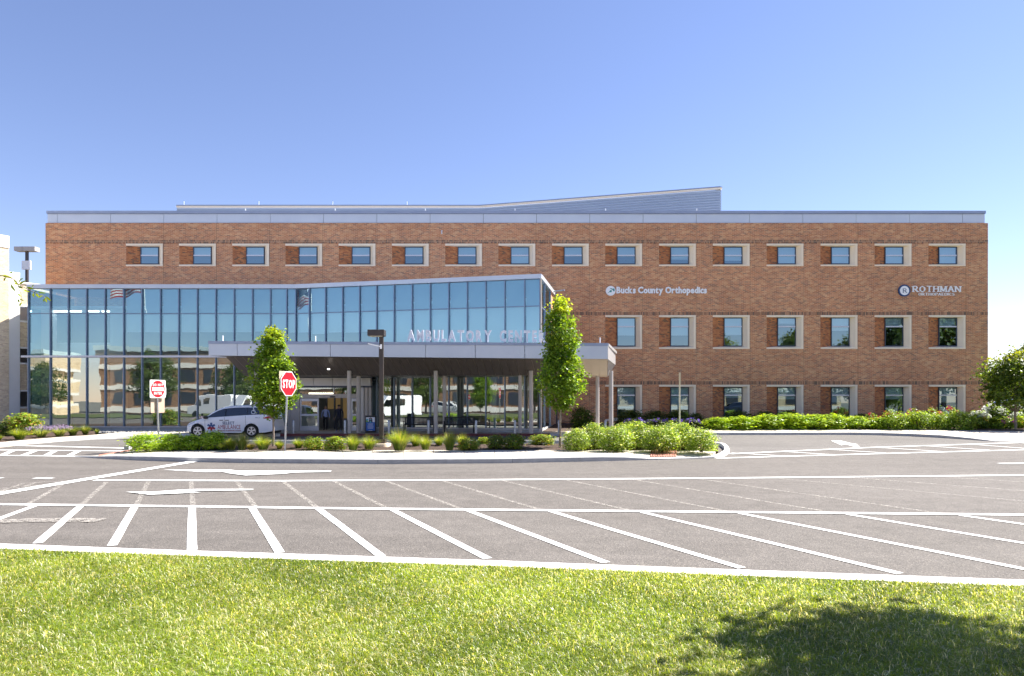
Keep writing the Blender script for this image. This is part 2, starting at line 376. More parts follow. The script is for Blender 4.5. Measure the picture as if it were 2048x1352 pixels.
# crossing on the right and on the left
for pts, w in (([(1460,908),(1750,895),(2043,885.5),(2300,877)], .28), ([(1432,917),(1750,908),(2043,900),(2300,894)], .28)): run(pts, w, .012)
for a, b in (((1463,906.5),(1574,913)),((1560,903.5),(1667,910)),((1656,899.5),(1771,906.5)),((1753,895.5),(1883,903.5)),((1845,892),(1979,901)),((1938,889),(2060,898)),((2040,886),(2160,895))): stripe(a, b, .15, .016)
run([(10,890.5),(120,893.5),(262,897)], .34, .012)
run([(-200,898),(0,900.3),(245,902.4)], .30, .012)
run([(-200,908),(0,911.3),(152,913)], .25, .012)
for a, b in (((-45,900),(-78,909)),((28,901),(4,911)),((73,901),(47,911)),((110,902),(92,912)),((158,902),(137,912.5)),): stripe(a, b, .20, .016)

# ================================================================== KERBS, PAVEMENTS, BEDS
def resample(pts, step):
    out = [pts[0]]; seg = 0
    for i in range(len(pts)-1):
        a, b = pts[i], pts[i+1]; L = (Vector(b[:2])-Vector(a[:2])).length; k = max(1, round(L/step))
        for j in range(1, k+1): out.append(tuple(a[c]+(b[c]-a[c])*j/k for c in range(len(a))))
    return out
def kerb_run(pts, inner_side, w, m, parent, seg=3, name='kerb_stone', step=1.0, gap=.010):
    """pts: (x, y, height) on the road side; stones of seg*step metres"""
    p = resample(pts, step); nn = []
    for i in range(len(p)):
        a, b = Vector(p[max(i-1, 0)][:2]), Vector(p[min(i+1, len(p)-1)][:2]); d = (b-a).normalized(); nn.append(Vector((-d.y, d.x))*inner_side*w)
    for s in range(0, len(p)-1, seg):
        e = min(s+seg, len(p)-1); mb = MB(); vs = []
        for i in range(s, e+1):
            q = Vector(p[i][:2]); h = p[i][2]
            if i == s: q = q+(Vector(p[i+1][:2])-q).normalized()*gap
            o = q+nn[i]; f = q+nn[i]*.1
            vs += [(q.x, q.y, -.1), (q.x, q.y, h-.018), (f.x, f.y, h), (o.x, o.y, h), (o.x, o.y, -.1)]
        n = e-s
        fs = [(i*5+k, i*5+k+1, i*5+k+6, i*5+k+5) for i in range(n) for k in range(4)]+[(4, 3, 2, 1, 0), tuple(n*5+k for k in range(5))]
        mb.raw(vs, fs).build(name, m, parent)
    return p, nn
# island with its pavement
isl = bpy.data.objects.new('island_pavement', None); C.objects.link(isl); kind(isl)
KF = [(148,913.5),(200,917),(260,920),(340,923),(500,926),(760,928),(1000,926.5),(1200,922.5),(1350,918.5),(1432,916),(1450,912.5),(1459,906)]
hpx = lambda x: float(lin(x, [(148,.02),(235,.12),(300,.15),(1230,.15),(1310,.04),(1425,.04),(1455,.13)]))
kf = []
for x in [148,170,200,230]+list(range(260, 1440, 45))+[1440, 1450, 1459]:
    g = G(x, float(lin(x, KF)), 0); kf.append((g.x, g.y, hpx(x)))
KW = .17
kerb_run(kf[:-3], 1, KW, 'kerb', isl, 3)
tip = kf[-4:]+[(G(1457,899,0).x, G(1457,899,0).y, .14),(G(1450,893.5,0).x, G(1450,893.5,0).y, .15),(G(1425,889.5,0).x, G(1425,889.5,0).y, .15)]
kerb_run(tip, 1, KW, 'kerb_white', isl, 3)
bk = [(1425,889.5),(1380,887.6),(1100,886.6),(600,886.6),(330,887),(285,890),(262,895),(248,899.5)]
kerb_run([(*G(x, y, 0)[:2], .15) for x, y in bk], 1, KW, 'kerb', isl, 3)
BL = [(148,912.5),(200,906),(262,900.5),(1380,900),(1425,901),(1441,903.5),(1444,903.5)]
xs = [150,175,200,228,262,300,345,395,450,508,566,625,685,745,806,867,928,989,1050,1110,1170,1228,1270,1302,1356,1400,1432]
for i in range(len(xs)-1):
    a, b = xs[i]+.4, xs[i+1]-.4
    fa, fb = G(a, float(lin(a, KF)), 0), G(b, float(lin(b, KF)), 0)
    h1, h2 = hpx(a), hpx(b)
    ra, rb = G(a, float(lin(a, BL)), .15), G(b, float(lin(b, BL)), .15)
    z1, z2 = (h1 if a < 262 else .15), (h2 if b < 262 else .15)
    fa.y += KW+.004; fb.y += KW+.004
    if ra.y < fa.y+.02: ra.y = fa.y+.02
    if rb.y < fb.y+.02: rb.y = fb.y+.02
    if xs[i] == 1302:        # tactile ramp: ribbed red slab
        mb = MB(); mb.use('concrete'); mb.prism([(fa.x, fa.y, h1), (fb.x, fb.y, h2), (rb.x, rb.y, z2), (ra.x, ra.y, z1)], -.1, 0)
        sl_o = mb.build('ramp_slab', None, isl)
        tm = MB()
        for k in range(11):
            u = (k+.1)/11; v = (k+.75)/11
            lerp = lambda p, q, t: Vector((p[0]+(q[0]-p[0])*t, p[1]+(q[1]-p[1])*t, p[2]+(q[2]-p[2])*t))
            A, B = Vector((fa.x, fa.y, h1)), Vector((fb.x, fb.y, h2)); Cc, Dd = Vector((rb.x, rb.y, z2)), Vector((ra.x, ra.y, z1))
            p1, p2 = lerp(A, B, u), lerp(A, B, v); q1, q2 = lerp(Dd, Cc, u), lerp(Dd, Cc, v)
            p1, p2 = lerp(p1, q1, .08), lerp(p2, q2, .08)
            up = Vector((0, 0, .035))
            tm.raw([p1, p2, q2, q1, p1+up, p2+up, q2+up, q1+up], [(4,5,6,7),(0,1,5,4),(1,2,6,5),(2,3,7,6),(3,0,4,7)])
        tm.build('tactile_rib', 'tactile', isl); continue
    mb = MB(); mb.prism([(fa.x, fa.y, h1), (fb.x, fb.y, h2), (rb.x, rb.y, z2), (ra.x, ra.y, z1)], -.1, 0)
    mb.build('pavement_slab', 'concrete', isl)
tm = MB(); a, b, c, d = [G(x, y, .09) for x, y in ((196,911.3),(200,909.3),(272,901.8),(262,904))]
tm.prism([(a.x, a.y, .085), (b.x, b.y, .10), (c.x, c.y, .165), (d.x, d.y, .165)], .0, 0); tm.build('tactile_strip', 'tactile', isl)
def bed_height(x, y, y0, y1, base, crown): return base+crown*math.sin(math.pi*min(1, max(0, (y-y0)/(y1-y0))))
def bed(px0, px1, fl, bl, zf, zb, crown, name, nx=110, ny=12, m='mulch', rough=.03):
    vs = []; 
    for j in range(ny+1):
        for i in range(nx+1):
            x = px0+(px1-px0)*i/nx; a = G(x, float(lin(x, fl)), zf); b = G(x, float(lin(x, bl)), zb); t = j/ny
            p = a.lerp(b, t); z = p.z+crown*math.sin(math.pi*t)+(rnd.uniform(-rough, rough) if 0 < j < ny else 0); vs.append((p.x, p.y, z))
    fs = [(j*(nx+1)+i, j*(nx+1)+i+1, (j+1)*(nx+1)+i+1, (j+1)*(nx+1)+i) for j in range(ny) for i in range(nx)]
    k = len(vs)
    vs += [(x, y, z-.3) for x, y, z in vs[:nx+1]]
    fs += [(i+1, i, k+i, k+i+1) for i in range(nx)]
    return kind(MB().raw(vs, fs, False).build(name, m))
bed(264, 1436, [(264,900.8),(1380,900.2),(1436,903)], [(264,896.5),(300,891.5),(340,889.3),(1380,889.8),(1415,891.8),(1436,896)], .145, .145, .10, 'planting_bed')

# pavement along the building
NK = [(-250,920),(0,895),(80,886),(160,880),(234,877.3),(330,874.5),(440,873),(700,872.6),(1120,872.6),(1300,871.5),(1430,870.3),(1700,869.8),(1780,871.2),(1850,874),(1930,879),(1985,883.2),(2150,887),(2400,889)]
NB = [(-250,900),(0,884.5),(100,875),(175,871),(215,866),(330,860.5),(592,859.3),(1080,866.5),(1085,864),(1130,863.6),(1400,858.6),(1700,858.3),(1850,859.4),(1960,861.5),(2043,862.5),(2400,866)]
hz = lambda x: float(lin(x, [(-250,.15),(1750,.15),(1900,.15),(1990,.03),(2150,.03),(2400,.1)]))
nb_z = lambda x: float(lin(x, [(-250,.15),(1130,.152),(1400,.24),(2400,.26)]))
pav = bpy.data.objects.new('pavement', None); C.objects.link(pav); kind(pav)
xs = [-250,-150,-60,0,60,120,180,234,285,330,380,440]+list(range(500, 1960, 60))+[1960,1990,2020,2060,2150,2270,2400]
nk = []
for x in xs:
    g = G(x, float(lin(x, NK)), 0); nk.append((g.x, g.y, hz(x)))
i0 = xs.index(560); i1 = xs.index(1100)
kerb_run(nk[:i0+1], 1, KW, 'kerb_white', pav, 3); kerb_run(nk[i0:i1+1], 1, KW, 'kerb_red', pav, 3); kerb_run(nk[i1:], 1, KW, 'kerb', pav, 3)
for i in range(len(xs)-1):
    a, b = xs[i]+.25, xs[i+1]-.25
    fa, fb = G(a, float(lin(a, NK)), 0), G(b, float(lin(b, NK)), 0); fa.y += KW+.003; fb.y += KW+.003
    if a < 1130 and b > 190:      # runs back under the building
        ra, rb = G(a, float(lin(a, NB)), .15), G(b, float(lin(b, NB)), .15)
        if a > 560: ra, rb = X(a, 43), X(b, 43); ra = Vector((ra, 43, .15)); rb = Vector((rb, 43, .15))
    else: ra, rb = G(a, float(lin(a, NB)), nb_z(a)), G(b, float(lin(b, NB)), nb_z(b))
    MB().prism([(fa.x, fa.y, hz(a)), (fb.x, fb.y, hz(b)), (rb.x, rb.y, nb_z(b)), (ra.x, ra.y, nb_z(a))], -.1, 0).build('pavement_slab', 'concrete', pav)
# beds in front of the walls
WD = 47.0
def bed2(px0, px1, zback, name, dback, m='mulch', nx=90):
    vs = []; ny = 14
    for j in range(ny+1):
        for i in range(nx+1):
            x = px0+(px1-px0)*i/nx; zf = nb_z(x)-.01; a = G(x, float(lin(x, NB)), zf); b = Vector((X(x, dback), dback, zback)); t = j/ny
            p = a.lerp(b, t); vs.append((p.x, p.y, p.z+(rnd.uniform(-.02, .03) if 0 < j else 0)))
    fs = [(j*(nx+1)+i, j*(nx+1)+i+1, (j+1)*(nx+1)+i+1, (j+1)*(nx+1)+i) for j in range(ny) for i in range(nx)]
    return kind(MB().raw(vs, fs).build(name, m))
bed2(1086, 2060, .42, 'planting_bed', 47.3)
bed2(2060, 2600, .42, 'turf', 47.3, 'turf_far', 30)
bed2(-250, 190, .25, 'planting_bed', 42.4, nx=40)
# ground beyond the right end of the building, with a strip of turf
kind((lambda m: (m.box(X(2060,47.3)-2, 90, 47.31, 70, -.1, .40), m.build('turf', 'turf_far'))[1])(MB()))
kind((lambda m: (m.box(33, 140, 70.01, 130, -.1, .36), m.build('far_parking_lot', 'asphalt'))[1])(MB()))
# pebble strip at the foot of the glass wall
pb = MB()
for k in range(520):
    x = rnd.uniform(190, 402); y = rnd.uniform(861.3, 864.8); p = G(x, y, .155); r = rnd.uniform(.03, .075)
    pts = [(p.x+r*math.cos(a)*rnd.uniform(.7, 1.2), p.y+r*math.sin(a)*rnd.uniform(.7, 1.2)) for a in [i*math.pi/3 for i in range(6)]]
    pb.prism(pts, .13, .152+r*.7)
kind(pb.build('pebbles', 'pebble'), 'stuff')
# kerb and lawn in front of the camera
LK = [(-500,1062),(0,1086),(384,1100),(700,1110),(1000,1120),(1400,1135),(2043,1158),(2600,1180)]
LZ = .10
lawn_root = bpy.data.objects.new('lawn_kerb', None); C.objects.link(lawn_root); kind(lawn_root)
kp = [(*G(x, float(lin(x, LK))-.0, LZ)[:2], LZ) for x in (-500,-200,0,190,384,545,700,850,1000,1200,1400,1595,1800,2043,2300,2600)]
kerb_run(kp, -1, .30, 'kerb_white', lawn_root, 3, step=1.1)
lv = [Vector((x, y-.30, LZ-.02)) for x, y, _ in kp]
kind(sheet([(-90, -9, 0)]+[(-90, lv[0].y+.2, 0)]+[(p.x, p.y, 0) for p in lv]+[(90, lv[-1].y-1.0, 0), (90, -9, 0)], LZ-.025, 'soil_grass', 'lawn'))

# ================================================================== BRICK BUILDING
bb = empty('brick_building', (X(1024, WD), WD, 0), label='long three-storey red brick medical building with cream framed windows behind the glass entrance wing', cat='building')
wx = lambda px: X(px, WD); wz = lambda py: Z(py, WD)
x0s = [252.5,358.5,465,571,677.5,784,890.5,997,1104,1210.5,1318,1425.5,1533,1641,1749,1857]
OW = 73.5
rows = [(487.5,532.5,493.5,527.5,509.5,range(16)), (630.5,698,636,692.5,652.5,range(9,16)), (769.5,842,775.5,836,790.5,range(9,16))]
ops = []
for ri, (t, b, *_r, rng) in enumerate(rows):
    for i in rng: ops.append((wx(x0s[i]), wx(x0s[i]+OW), wz(b), wz(t)))
xe = sorted({wx(91), wx(1976)} | {round(o[0], 4) for o in ops} | {round(o[1], 4) for o in ops})
ze = sorted({-.1, wz(446)} | {round(o[2], 4) for o in ops} | {round(o[3], 4) for o in ops})
wall = MB()
for i in range(len(xe)-1):
    for j in range(len(ze)-1):
        cx, cz = (xe[i]+xe[i+1])/2, (ze[j]+ze[j+1])/2
        if any(o[0] < cx < o[1] and o[2] < cz < o[3] for o in ops): continue
        wall.face([(xe[i], WD, ze[j]), (xe[i+1], WD, ze[j]), (xe[i+1], WD, ze[j+1]), (xe[i], WD, ze[j+1])])
wall.face([(wx(1976), WD, -.1), (wx(1976), 78, -.1), (wx(1976), 78, wz(446)), (wx(1976), WD, wz(446))])
wall.face([(wx(91), WD, -.1), (wx(91), WD, wz(446)), (wx(91), 78, wz(446)), (wx(91), 78, -.1)])
wall.face([(wx(91), 78, -.1), (wx(91), 78, wz(446)), (wx(1976), 78, wz(446)), (wx(1976), 78, -.1)])
wall.build('wall', 'brick', bb)
MB().box(wx(94), wx(1973), WD+.3, 77.7, wz(446)-.25, wz(430)).build('roof', 'panel_dark', bb)
for (t, b) in ((480.0,486.9),(624.0,630.0),(762.3,769.0)):
    MB().box(wx(91)+.002, wx(1976)-.002, WD-.012, WD+.02, wz(b), wz(t)).build('soldier_course', 'soldier', bb)
for i in range(16):
    xx = wx(x0s[i]+OW+1.2); MB().box(xx-.008, xx+.008, WD-.004, WD+.01, 0, wz(446.5)).build('control_joint', 'brick_joint', bb)
# metal fascia
for j, (a, b) in enumerate(zip([93.5,113.5]+[220+106.65*k for k in range(17)], [113.5,220]+[220+106.65*(k+1) for k in range(16)]+[1971])):
    if b > 1971: b = 1971
    if a >= b: continue
    MB().box(wx(a)+.012, wx(b)-.012, WD+.06, WD+.30, wz(445.2), wz(427.7)).build('fascia_panel', 'panel', bb)
MB().box(wx(93.8), wx(1970.7), WD+.10, WD+.28, wz(446), wz(427)).build('fascia_backing', 'joint', bb)
MB().box(wx(93), wx(1971.5), WD-.02, WD+.5, wz(427.2), wz(421.5)).build('coping', 'panel_dark', bb)
for px in (483,665,848,1030,1214,1399): MB().tube([(wx(px), WD+.7, wz(424)), (wx(px), WD+.7, wz(411.5))], .035, 6).build('roof_rod', 'white_metal', bb)
MB().tube([(wx(884), WD, wz(462)), (wx(884), WD-.18, wz(462.5)), (wx(884), WD-.2, wz(469))], .045, 8).build('wall_spout', 'white_metal', bb)
# roof screen
SZ = 19.67; SB = 15.0
line = [(X(354,62), 62.0), (X(960,62), 62.0), (X(1441,56.6), 56.6), (X(1441,56.6)+.3, 74.0)]
scr = MB(); prof = []
nr = 22
for k in range(nr):
    z = SZ-.25-k*.212
    prof += [(0.0, z), (.07, z-.06), (.07, z-.13), (0.0, z-.19)]
for s in range(3):
    (ax, ay), (bx, by) = line[s], line[s+1]; d = Vector((bx-ax, by-ay)).normalized(); n = Vector((d.y, -d.x))
    for k in range(len(prof)-1):
        (o1, z1), (o2, z2) = prof[k], prof[k+1]
        scr.face([(ax+n.x*o1, ay+n.y*o1, z1), (bx+n.x*o1, by+n.y*o1, z1), (bx+n.x*o2, by+n.y*o2, z2), (ax+n.x*o2, ay+n.y*o2, z2)])
scr.build('roof_screen', 'screen', bb)
cp = MB()
for s in range(3):
    (ax, ay), (bx, by) = line[s], line[s+1]
    cp.use('panel_dark').bar((ax, ay, SZ-.02), (bx, by, SZ-.02), .3, .08); cp.use('precast').bar((ax, ay-.05, SZ-.14), (bx, by-.05, SZ-.14), .22, .12)
cp.build('screen_cap', None, bb)
for px in (367,517,665,814): MB().tube([(X(px,62), 62.1, SZ), (X(px,62), 62.1, SZ+.40)], .02, 5).build('lightning_rod', 'white_metal', bb)
# rooms behind the windows
rm = MB()
rm.use('interior').face([(wx(95), 51.5, 0), (wx(1972), 51.5, 0), (wx(1972), 51.5, 14.3), (wx(95), 51.5, 14.3)])
for z in (.2, 4.30, 9.15): rm.use('interior').box(wx(95), wx(1972), WD+.45, 51.4, z-.35, z-.02)
for z in (wz(771)-.15, wz(632)-.1, wz(489)-.2): rm.use('interior_white').box(wx(95), wx(1972), WD+.46, 51.4, z, z+.25)
rm.build('interior', None, bb)
def window(i, ri):
    t, b, gt, gb, tr, _ = rows[ri]; px = x0s[i]; s = i/15.0
    X0, X1 = wx(px), wx(px+OW); z1, z0 = wz(t), wz(b); DG = WD+.25
    k = DG/WD
    gx0 = X0+wx(1024+24.5)-wx(1024); gx1 = X1-(wx(1024+12)-wx(1024)); gz1, gz0 = wz(gt)+.05, wz(gb)+.02
    fr = MB().use('frame_dark')
    fw = .05
    fr.box(gx0, gx0+fw, DG-.03, DG+.06, gz0, gz1).box(gx1-fw, gx1, DG-.03, DG+.06, gz0, gz1).box(gx0+fw, gx1-fw, DG-.03, DG+.06, gz0, gz0+fw).box(gx0+fw, gx1-fw, DG-.03, DG+.06, gz1-fw, gz1)
    f = fr.build('window', None, bb)
    ztr = wz(tr)
    MB().box(gx0+fw, gx1-fw, DG-.05, DG+.05, ztr-.045, ztr+.045).build('transom', 'frame_alu', f)
    for a, c in ((gz0+fw, ztr-.045), (ztr+.045, gz1-fw)):
        MB().face([(gx0+fw, DG, a), (gx1-fw, DG, a), (gx1-fw, DG, c), (gx0+fw, DG, c)]).build('pane', 'glass_win', f)
    # head, sill, splayed right jamb, splayed brick on the left
    lt = wz(t+3.8)
    h = MB(); h.raw([(X0, WD-.05, lt), (X1, WD-.05, lt), (X1, WD-.05, z1), (X0, WD-.05, z1), (X0, DG+.08, gz1), (X1, DG+.08, gz1), (X1, DG+.08, z1), (X0, DG+.08, z1)],
        [(0,1,2,3),(3,2,6,7),(0,4,5,1),(0,3,7,4),(1,5,6,2)]); h.build('lintel', 'precast', f)
    st = wz(b-3.0)
    h = MB(); h.raw([(X0, WD-.05, z0), (X1, WD-.05, z0), (X1, WD-.05, st), (X0, WD-.05, st), (X0, DG+.08, z0), (X1, DG+.08, z0), (X1, DG+.08, gz0), (X0, DG+.08, gz0)],
        [(0,1,2,3),(3,2,6,7),(0,4,5,1),(0,3,7,4),(1,5,6,2)]); h.build('sill', 'precast', f)
    je = X1-(wx(1024+4)-wx(1024))
    h = MB(); h.raw([(X1-.001, WD-.035, z0+.01), (X1-.001, WD-.035, z1-.01), (je, WD-.035, z0+.01), (je, WD-.035, z1-.01), (gx1, DG+.05, z0+.01), (gx1, DG+.05, z1-.01)],
        [(2,0,1,3),(2,3,5,4)]); h.build('jamb', 'precast', f)
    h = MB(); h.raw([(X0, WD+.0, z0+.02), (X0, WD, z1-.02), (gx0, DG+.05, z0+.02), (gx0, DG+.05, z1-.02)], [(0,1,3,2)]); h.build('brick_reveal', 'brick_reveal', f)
    # roller shade
    drops = {0: [.5]*7+[1.,.55,.55,.72,.78,1.,1.,1.,1.,.93], 1: {9:.62,10:.62,11:.6,12:.2,13:.45,14:.33,15:.3}, 2: {9:.7,10:.72,11:.35,12:.4,13:.5,14:.4,15:.5}}
    d = drops[ri][i]; zb = gz1-(gz1-gz0)*d
    MB().box(gx0+.03, gx1-.03, DG+.12, DG+.13, zb, gz1).build('roller_shade', 'shade', f)
    if ri == 0 and 1 <= i <= 6:
        cz = wz(489)-.205; D = (cz-2)*F/(800-523.5); xx = X(px+50+1.2*i, D)
        MB().box(xx-.9, xx+1.0, D-.2, D+.2, cz-.03, cz+.0).build('ceiling_light', 'light_strip', f)
for ri in range(3):
    for i in rows[ri][5]: window(i, ri)

# wall signs
sg = empty('wall_sign', (wx(1221), WD, wz(582)), label='white lettered wall sign with round teal emblem reading Bucks County Orthopedics', cat='sign')
pxm = WD/F
def on_wall(px, py, off=.05): return Vector((wx(px), WD-off, wz(py)))
c = on_wall(1221, 582, .0)
d = MB(); d.use('white_metal'); n = 32
for k in range(n):
    a, b = 2*math.pi*k/n, 2*math.pi*(k+1)/n; r = 9.7*pxm
    A = (c.x+r*math.cos(a), WD-.10, c.z+r*math.sin(a)); B = (c.x+r*math.cos(b), WD-.10, c.z+r*math.sin(b))
    d.face([(c.x, WD-.10, c.z), A, B]); d.face([A, B, (B[0], WD-.01, B[2]), (A[0], WD-.01, A[2])])
disc = d.build('emblem', None, sg)
M['teal'] = mat('teal_paint', (.05, .30, .27), .5); M['navy'] = mat('navy_paint', (.02, .06, .17), .5)
e = MB(); 
def ep(pts): e.face([(wx(1200+x/8.9), WD-.106, wz(560+y/8.9)) for x, y in pts])
ep([(125,243),(155,215),(180,185),(203,180),(205,222),(165,222)]); ep([(168,165),(180,150),(205,152),(232,165),(245,140),(258,180),(252,205),(238,208),(222,182),(200,168),(180,160)])
e.build('emblem_mark', 'teal', disc)
for ch, vs, fs in letters('Bucks County Orthopedics', wx(1232.6), wx(1413), 12.6*pxm, .042, .09, gap=.03, space=.24):
    MB().raw([(x, WD-.06-dd, wz(586.4)+z) for x, z, dd in vs], fs).build('letter', 'white_metal', sg)
sg2 = empty('wall_sign', (wx(1808), WD, wz(582)), label='white serif wall sign with navy ringed letter R reading Rothman Orthopaedics', cat='sign')
c = on_wall(1807.5, 581.5, 0); d = MB()
for k in range(36):
    a, b = 2*math.pi*k/36, 2*math.pi*(k+1)/36; r, r2 = 12*pxm, 9.2*pxm
    q = lambda an, rr, y: (c.x+rr*math.cos(an), y, c.z+rr*math.sin(an))
    d.use('navy').face([q(a, r, WD-.10), q(b, r, WD-.10), q(b, r2, WD-.10), q(a, r2, WD-.10)]).face([q(a, r, WD-.10), q(b, r, WD-.10), q(b, r, WD-.01), q(a, r, WD-.01)])
    d.use('white_metal').face([(c.x, WD-.098, c.z), q(a, r2, WD-.098), q(b, r2, WD-.098)])
disc = d.build('emblem', None, sg2)
STROKES = {'R': ([(0,0,0,1),(0,1,.5,1),(.5,1,.62,.88),(.62,.88,.62,.62),(.62,.62,.5,.5),(.5,.5,0,.5),(.3,.5,.75,0)], .75, [(0,0),(0,1),(.78,0)]),
 'O': ([(.42,0,.12,.2),(.12,.2,0,.5),(0,.5,.12,.8),(.12,.8,.42,1),(.42,1,.72,.8),(.72,.8,.84,.5),(.84,.5,.72,.2),(.72,.2,.42,0)], .84, []),
 'T': ([(0,1,.8,1),(.4,0,.4,1)], .8, [(.4,0)]), 'H': ([(0,0,0,1),(.75,0,.75,1),(0,.52,.75,.52)], .75, [(0,0),(0,1),(.75,0),(.75,1)]),
 'M': ([(.03,0,.08,1),(.08,1,.5,.1),(.5,.1,.92,1),(.92,1,.97,0)], .97, [(.03,0),(.97,0),(.05,1),(.95,1)]),
 'A': ([(0,0,.42,1),(.42,1,.84,0),(.16,.36,.68,.36)], .84, [(0,0),(.84,0)]), 'N': ([(0,0,0,1),(0,1,.8,0),(.8,0,.8,1)], .8, [(0,0),(0,1),(.8,1)]),
 'P': ([(0,0,0,1),(0,1,.5,1),(.5,1,.62,.88),(.62,.88,.62,.62),(.62,.62,.5,.5),(.5,.5,0,.5)], .62, [(0,0),(0,1)]),
 'E': ([(0,0,0,1),(0,1,.6,1),(0,.52,.5,.52),(0,0,.62,0)], .62, [(0,0),(0,1)]), 'D': ([(0,0,0,1),(0,1,.45,1),(.45,1,.75,.75),(.75,.75,.75,.25),(.75,.25,.45,0),(.45,0,0,0)], .75, [(0,0),(0,1)]),
 'I': ([(0,0,0,1)], .05, [(0,0),(0,1)]), 'C': ([(.72,.8,.42,1),(.42,1,.12,.8),(.12,.8,0,.5),(0,.5,.12,.2),(.12,.2,.42,0),(.42,0,.74,.2)], .74, []),
 'S': ([(.58,.85,.3,1),(.3,1,.03,.8),(.03,.8,.1,.58),(.1,.58,.5,.42),(.5,.42,.6,.2),(.6,.2,.3,0),(.3,0,0,.15)], .6, [])}
def serif_text(text, x0, x1, zb, cap, y, parent, sw, m='white_metal', gap=.32, depth=.06):
    tot = sum(STROKES[c][1] for c in text)+gap*(len(text)-1); s = (x1-x0)/tot; x = x0
    for ch in text:
        st, w, sf = STROKES[ch]; mb = MB(); k = 0
        for (a, b, c_, d_) in st:
            vert = abs(c_-a) < abs(d_-b); ww = sw*(1.0 if vert else .62); k += 1
            mb.bar((x+a*s, y-.001*k, zb+b*cap), (x+c_*s, y-.001*k, zb+d_*cap), ww, depth, up=(0, 1, 0))
        for (a, b) in sf:
            k += 1; zz = zb+b*cap+(sw*.2 if b == 0 else -sw*.2); mb.box(x+a*s-sw*1.05, x+a*s+sw*1.05, y-depth/2-.001*k, y+depth/2, zz-sw*.22, zz+sw*.22)
        mb.build('letter', m, parent); x += (w+gap)*s
serif_text('ROTHMAN', wx(1824.5), wx(1918.5), wz(584.3), 11.3*pxm, WD-.1, sg2, .085, gap=.34)
serif_text('ORTHOPAEDICS', wx(1835.5), wx(1906.5), wz(591.4), 5.0*pxm, WD-.1, sg2, .042, gap=.36, depth=.05)
serif_text('R', wx(1804.8), wx(1811.2), wz(585.7), 8*pxm, WD-.105, disc, .04, 'navy', depth=.01)
# ================================================================== GLASS ENTRANCE WING
GD = 42.5; K = Vector((X(592, GD), GD)); E = Vector((X(1080, 39.0), 39.0)); L0 = Vector((X(58, GD), GD)); E2 = Vector((X(1113, 46.95), 46.95))
gp = empty('glass_wing', (K.x, K.y, 0), label='blue glass curtain wall entrance wing with rising roof edge before the brick building', cat='building')
def tilt(px):
    k = (px-1024.0)/F; d = E-K; t = (k*K.y-K.x)/(d.x-k*d.y); return K+d*t
def gx(px): return Vector((X(px, GD), GD)) if px <= 592 else tilt(px)
ZT, ZS, ZM, ZB, ZC = 8.93, 7.38, 4.70, .36, 9.18
cuts = [58,102,138,174.5,211.5,248.5,285,322,358.5,395.5,432.5,469,505.5,541.5,574,592,619.5,652,686,720,754,789,825,861,898,935,972,1010,1049.5,1080]
def pane(a, b, z0, z1, m, nm='pane', off=0.0):
    d = (b-a).normalized(); n = Vector((d.y, -d.x))*off; e = d*.03
    a = a+e+n; b = b-e+n
    # panes sit a hair out of true, each by itself, as real ones do
    j = [rnd.uniform(-.004, .004) for _ in range(4)]
    return MB().face([(a.x+n.x*0, a.y+j[0], z0+.03), (b.x, b.y+j[1], z0+.03), (b.x, b.y+j[2], z1-.03), (a.x, a.y+j[3], z1-.03)]).build(nm, m, gp)
low_skip = lambda px: 590 <= px < 742
for a, b in zip(cuts[:-1], cuts[1:]):
    A, B = gx(a), gx(b)
    pane(A, B, ZS, ZT, 'glass'); pane(A, B, ZM, ZS, 'glass')
    if not low_skip(a) : pane(A, B, ZB, ZM, 'glass_low')
tl = tilt(742); tr_ = tilt(754); pane(tl, tr_, ZB, ZM, 'glass_low')
for px in cuts:
    A = gx(px); d = (E-K).normalized() if px > 592 else Vector((1, 0)); w = .024
    z0 = 3.3 if low_skip(px) else ZB
    ang = math.atan2(d.y, d.x)
    MB().box(A.x-w, A.x+w, A.y-.11, A.y+.06, z0, ZT, ang, (A.x, A.y)).build('mullion', 'mullion', gp)
def rail(z, h, m, nm, proud=.05, a=L0, b=K, thick=.1):
    d = (b-a).normalized(); n = Vector((d.y, -d.x)); off = n*(proud-thick/2)
    p, q = a+off, b+off
    MB().bar((p.x, p.y, z), (q.x, q.y, z), thick, h).build(nm, m, gp)
for a, b in ((L0, K), (K, E)):
    rail(ZS, .045, 'mullion', 'transom', .03, a, b, .08)
    e0 = a if a is L0 else tilt(744)
    rail(ZB-.03, .06, 'frame_alu', 'base_rail', .10, e0, b, .18)
    # coping and roof edge
    rail((ZT+ZC)/2+.0, ZC-ZT, 'panel', 'coping', .16, a-(b-a).normalized()*(.05 if a is L0 else -.001), b+(b-a).normalized()*(.0 if b is K else .1), .30)
rail(ZM, .12, 'frame_alu', 'floor_rail', .22, L0-Vector((.35, 0)), K, .22); rail(ZM, .12, 'frame_alu', 'floor_rail', .22, K, E, .22)
# plinth
for a, b in ((L0, K), (tilt(744), E)):
    d = (b-a).normalized(); n = Vector((-d.y, d.x))*.12
    MB().bar((a.x+n.x, a.y+n.y, .16), (b.x+n.x, b.y+n.y, .16), .32, .34).build('plinth', 'kerb', gp)
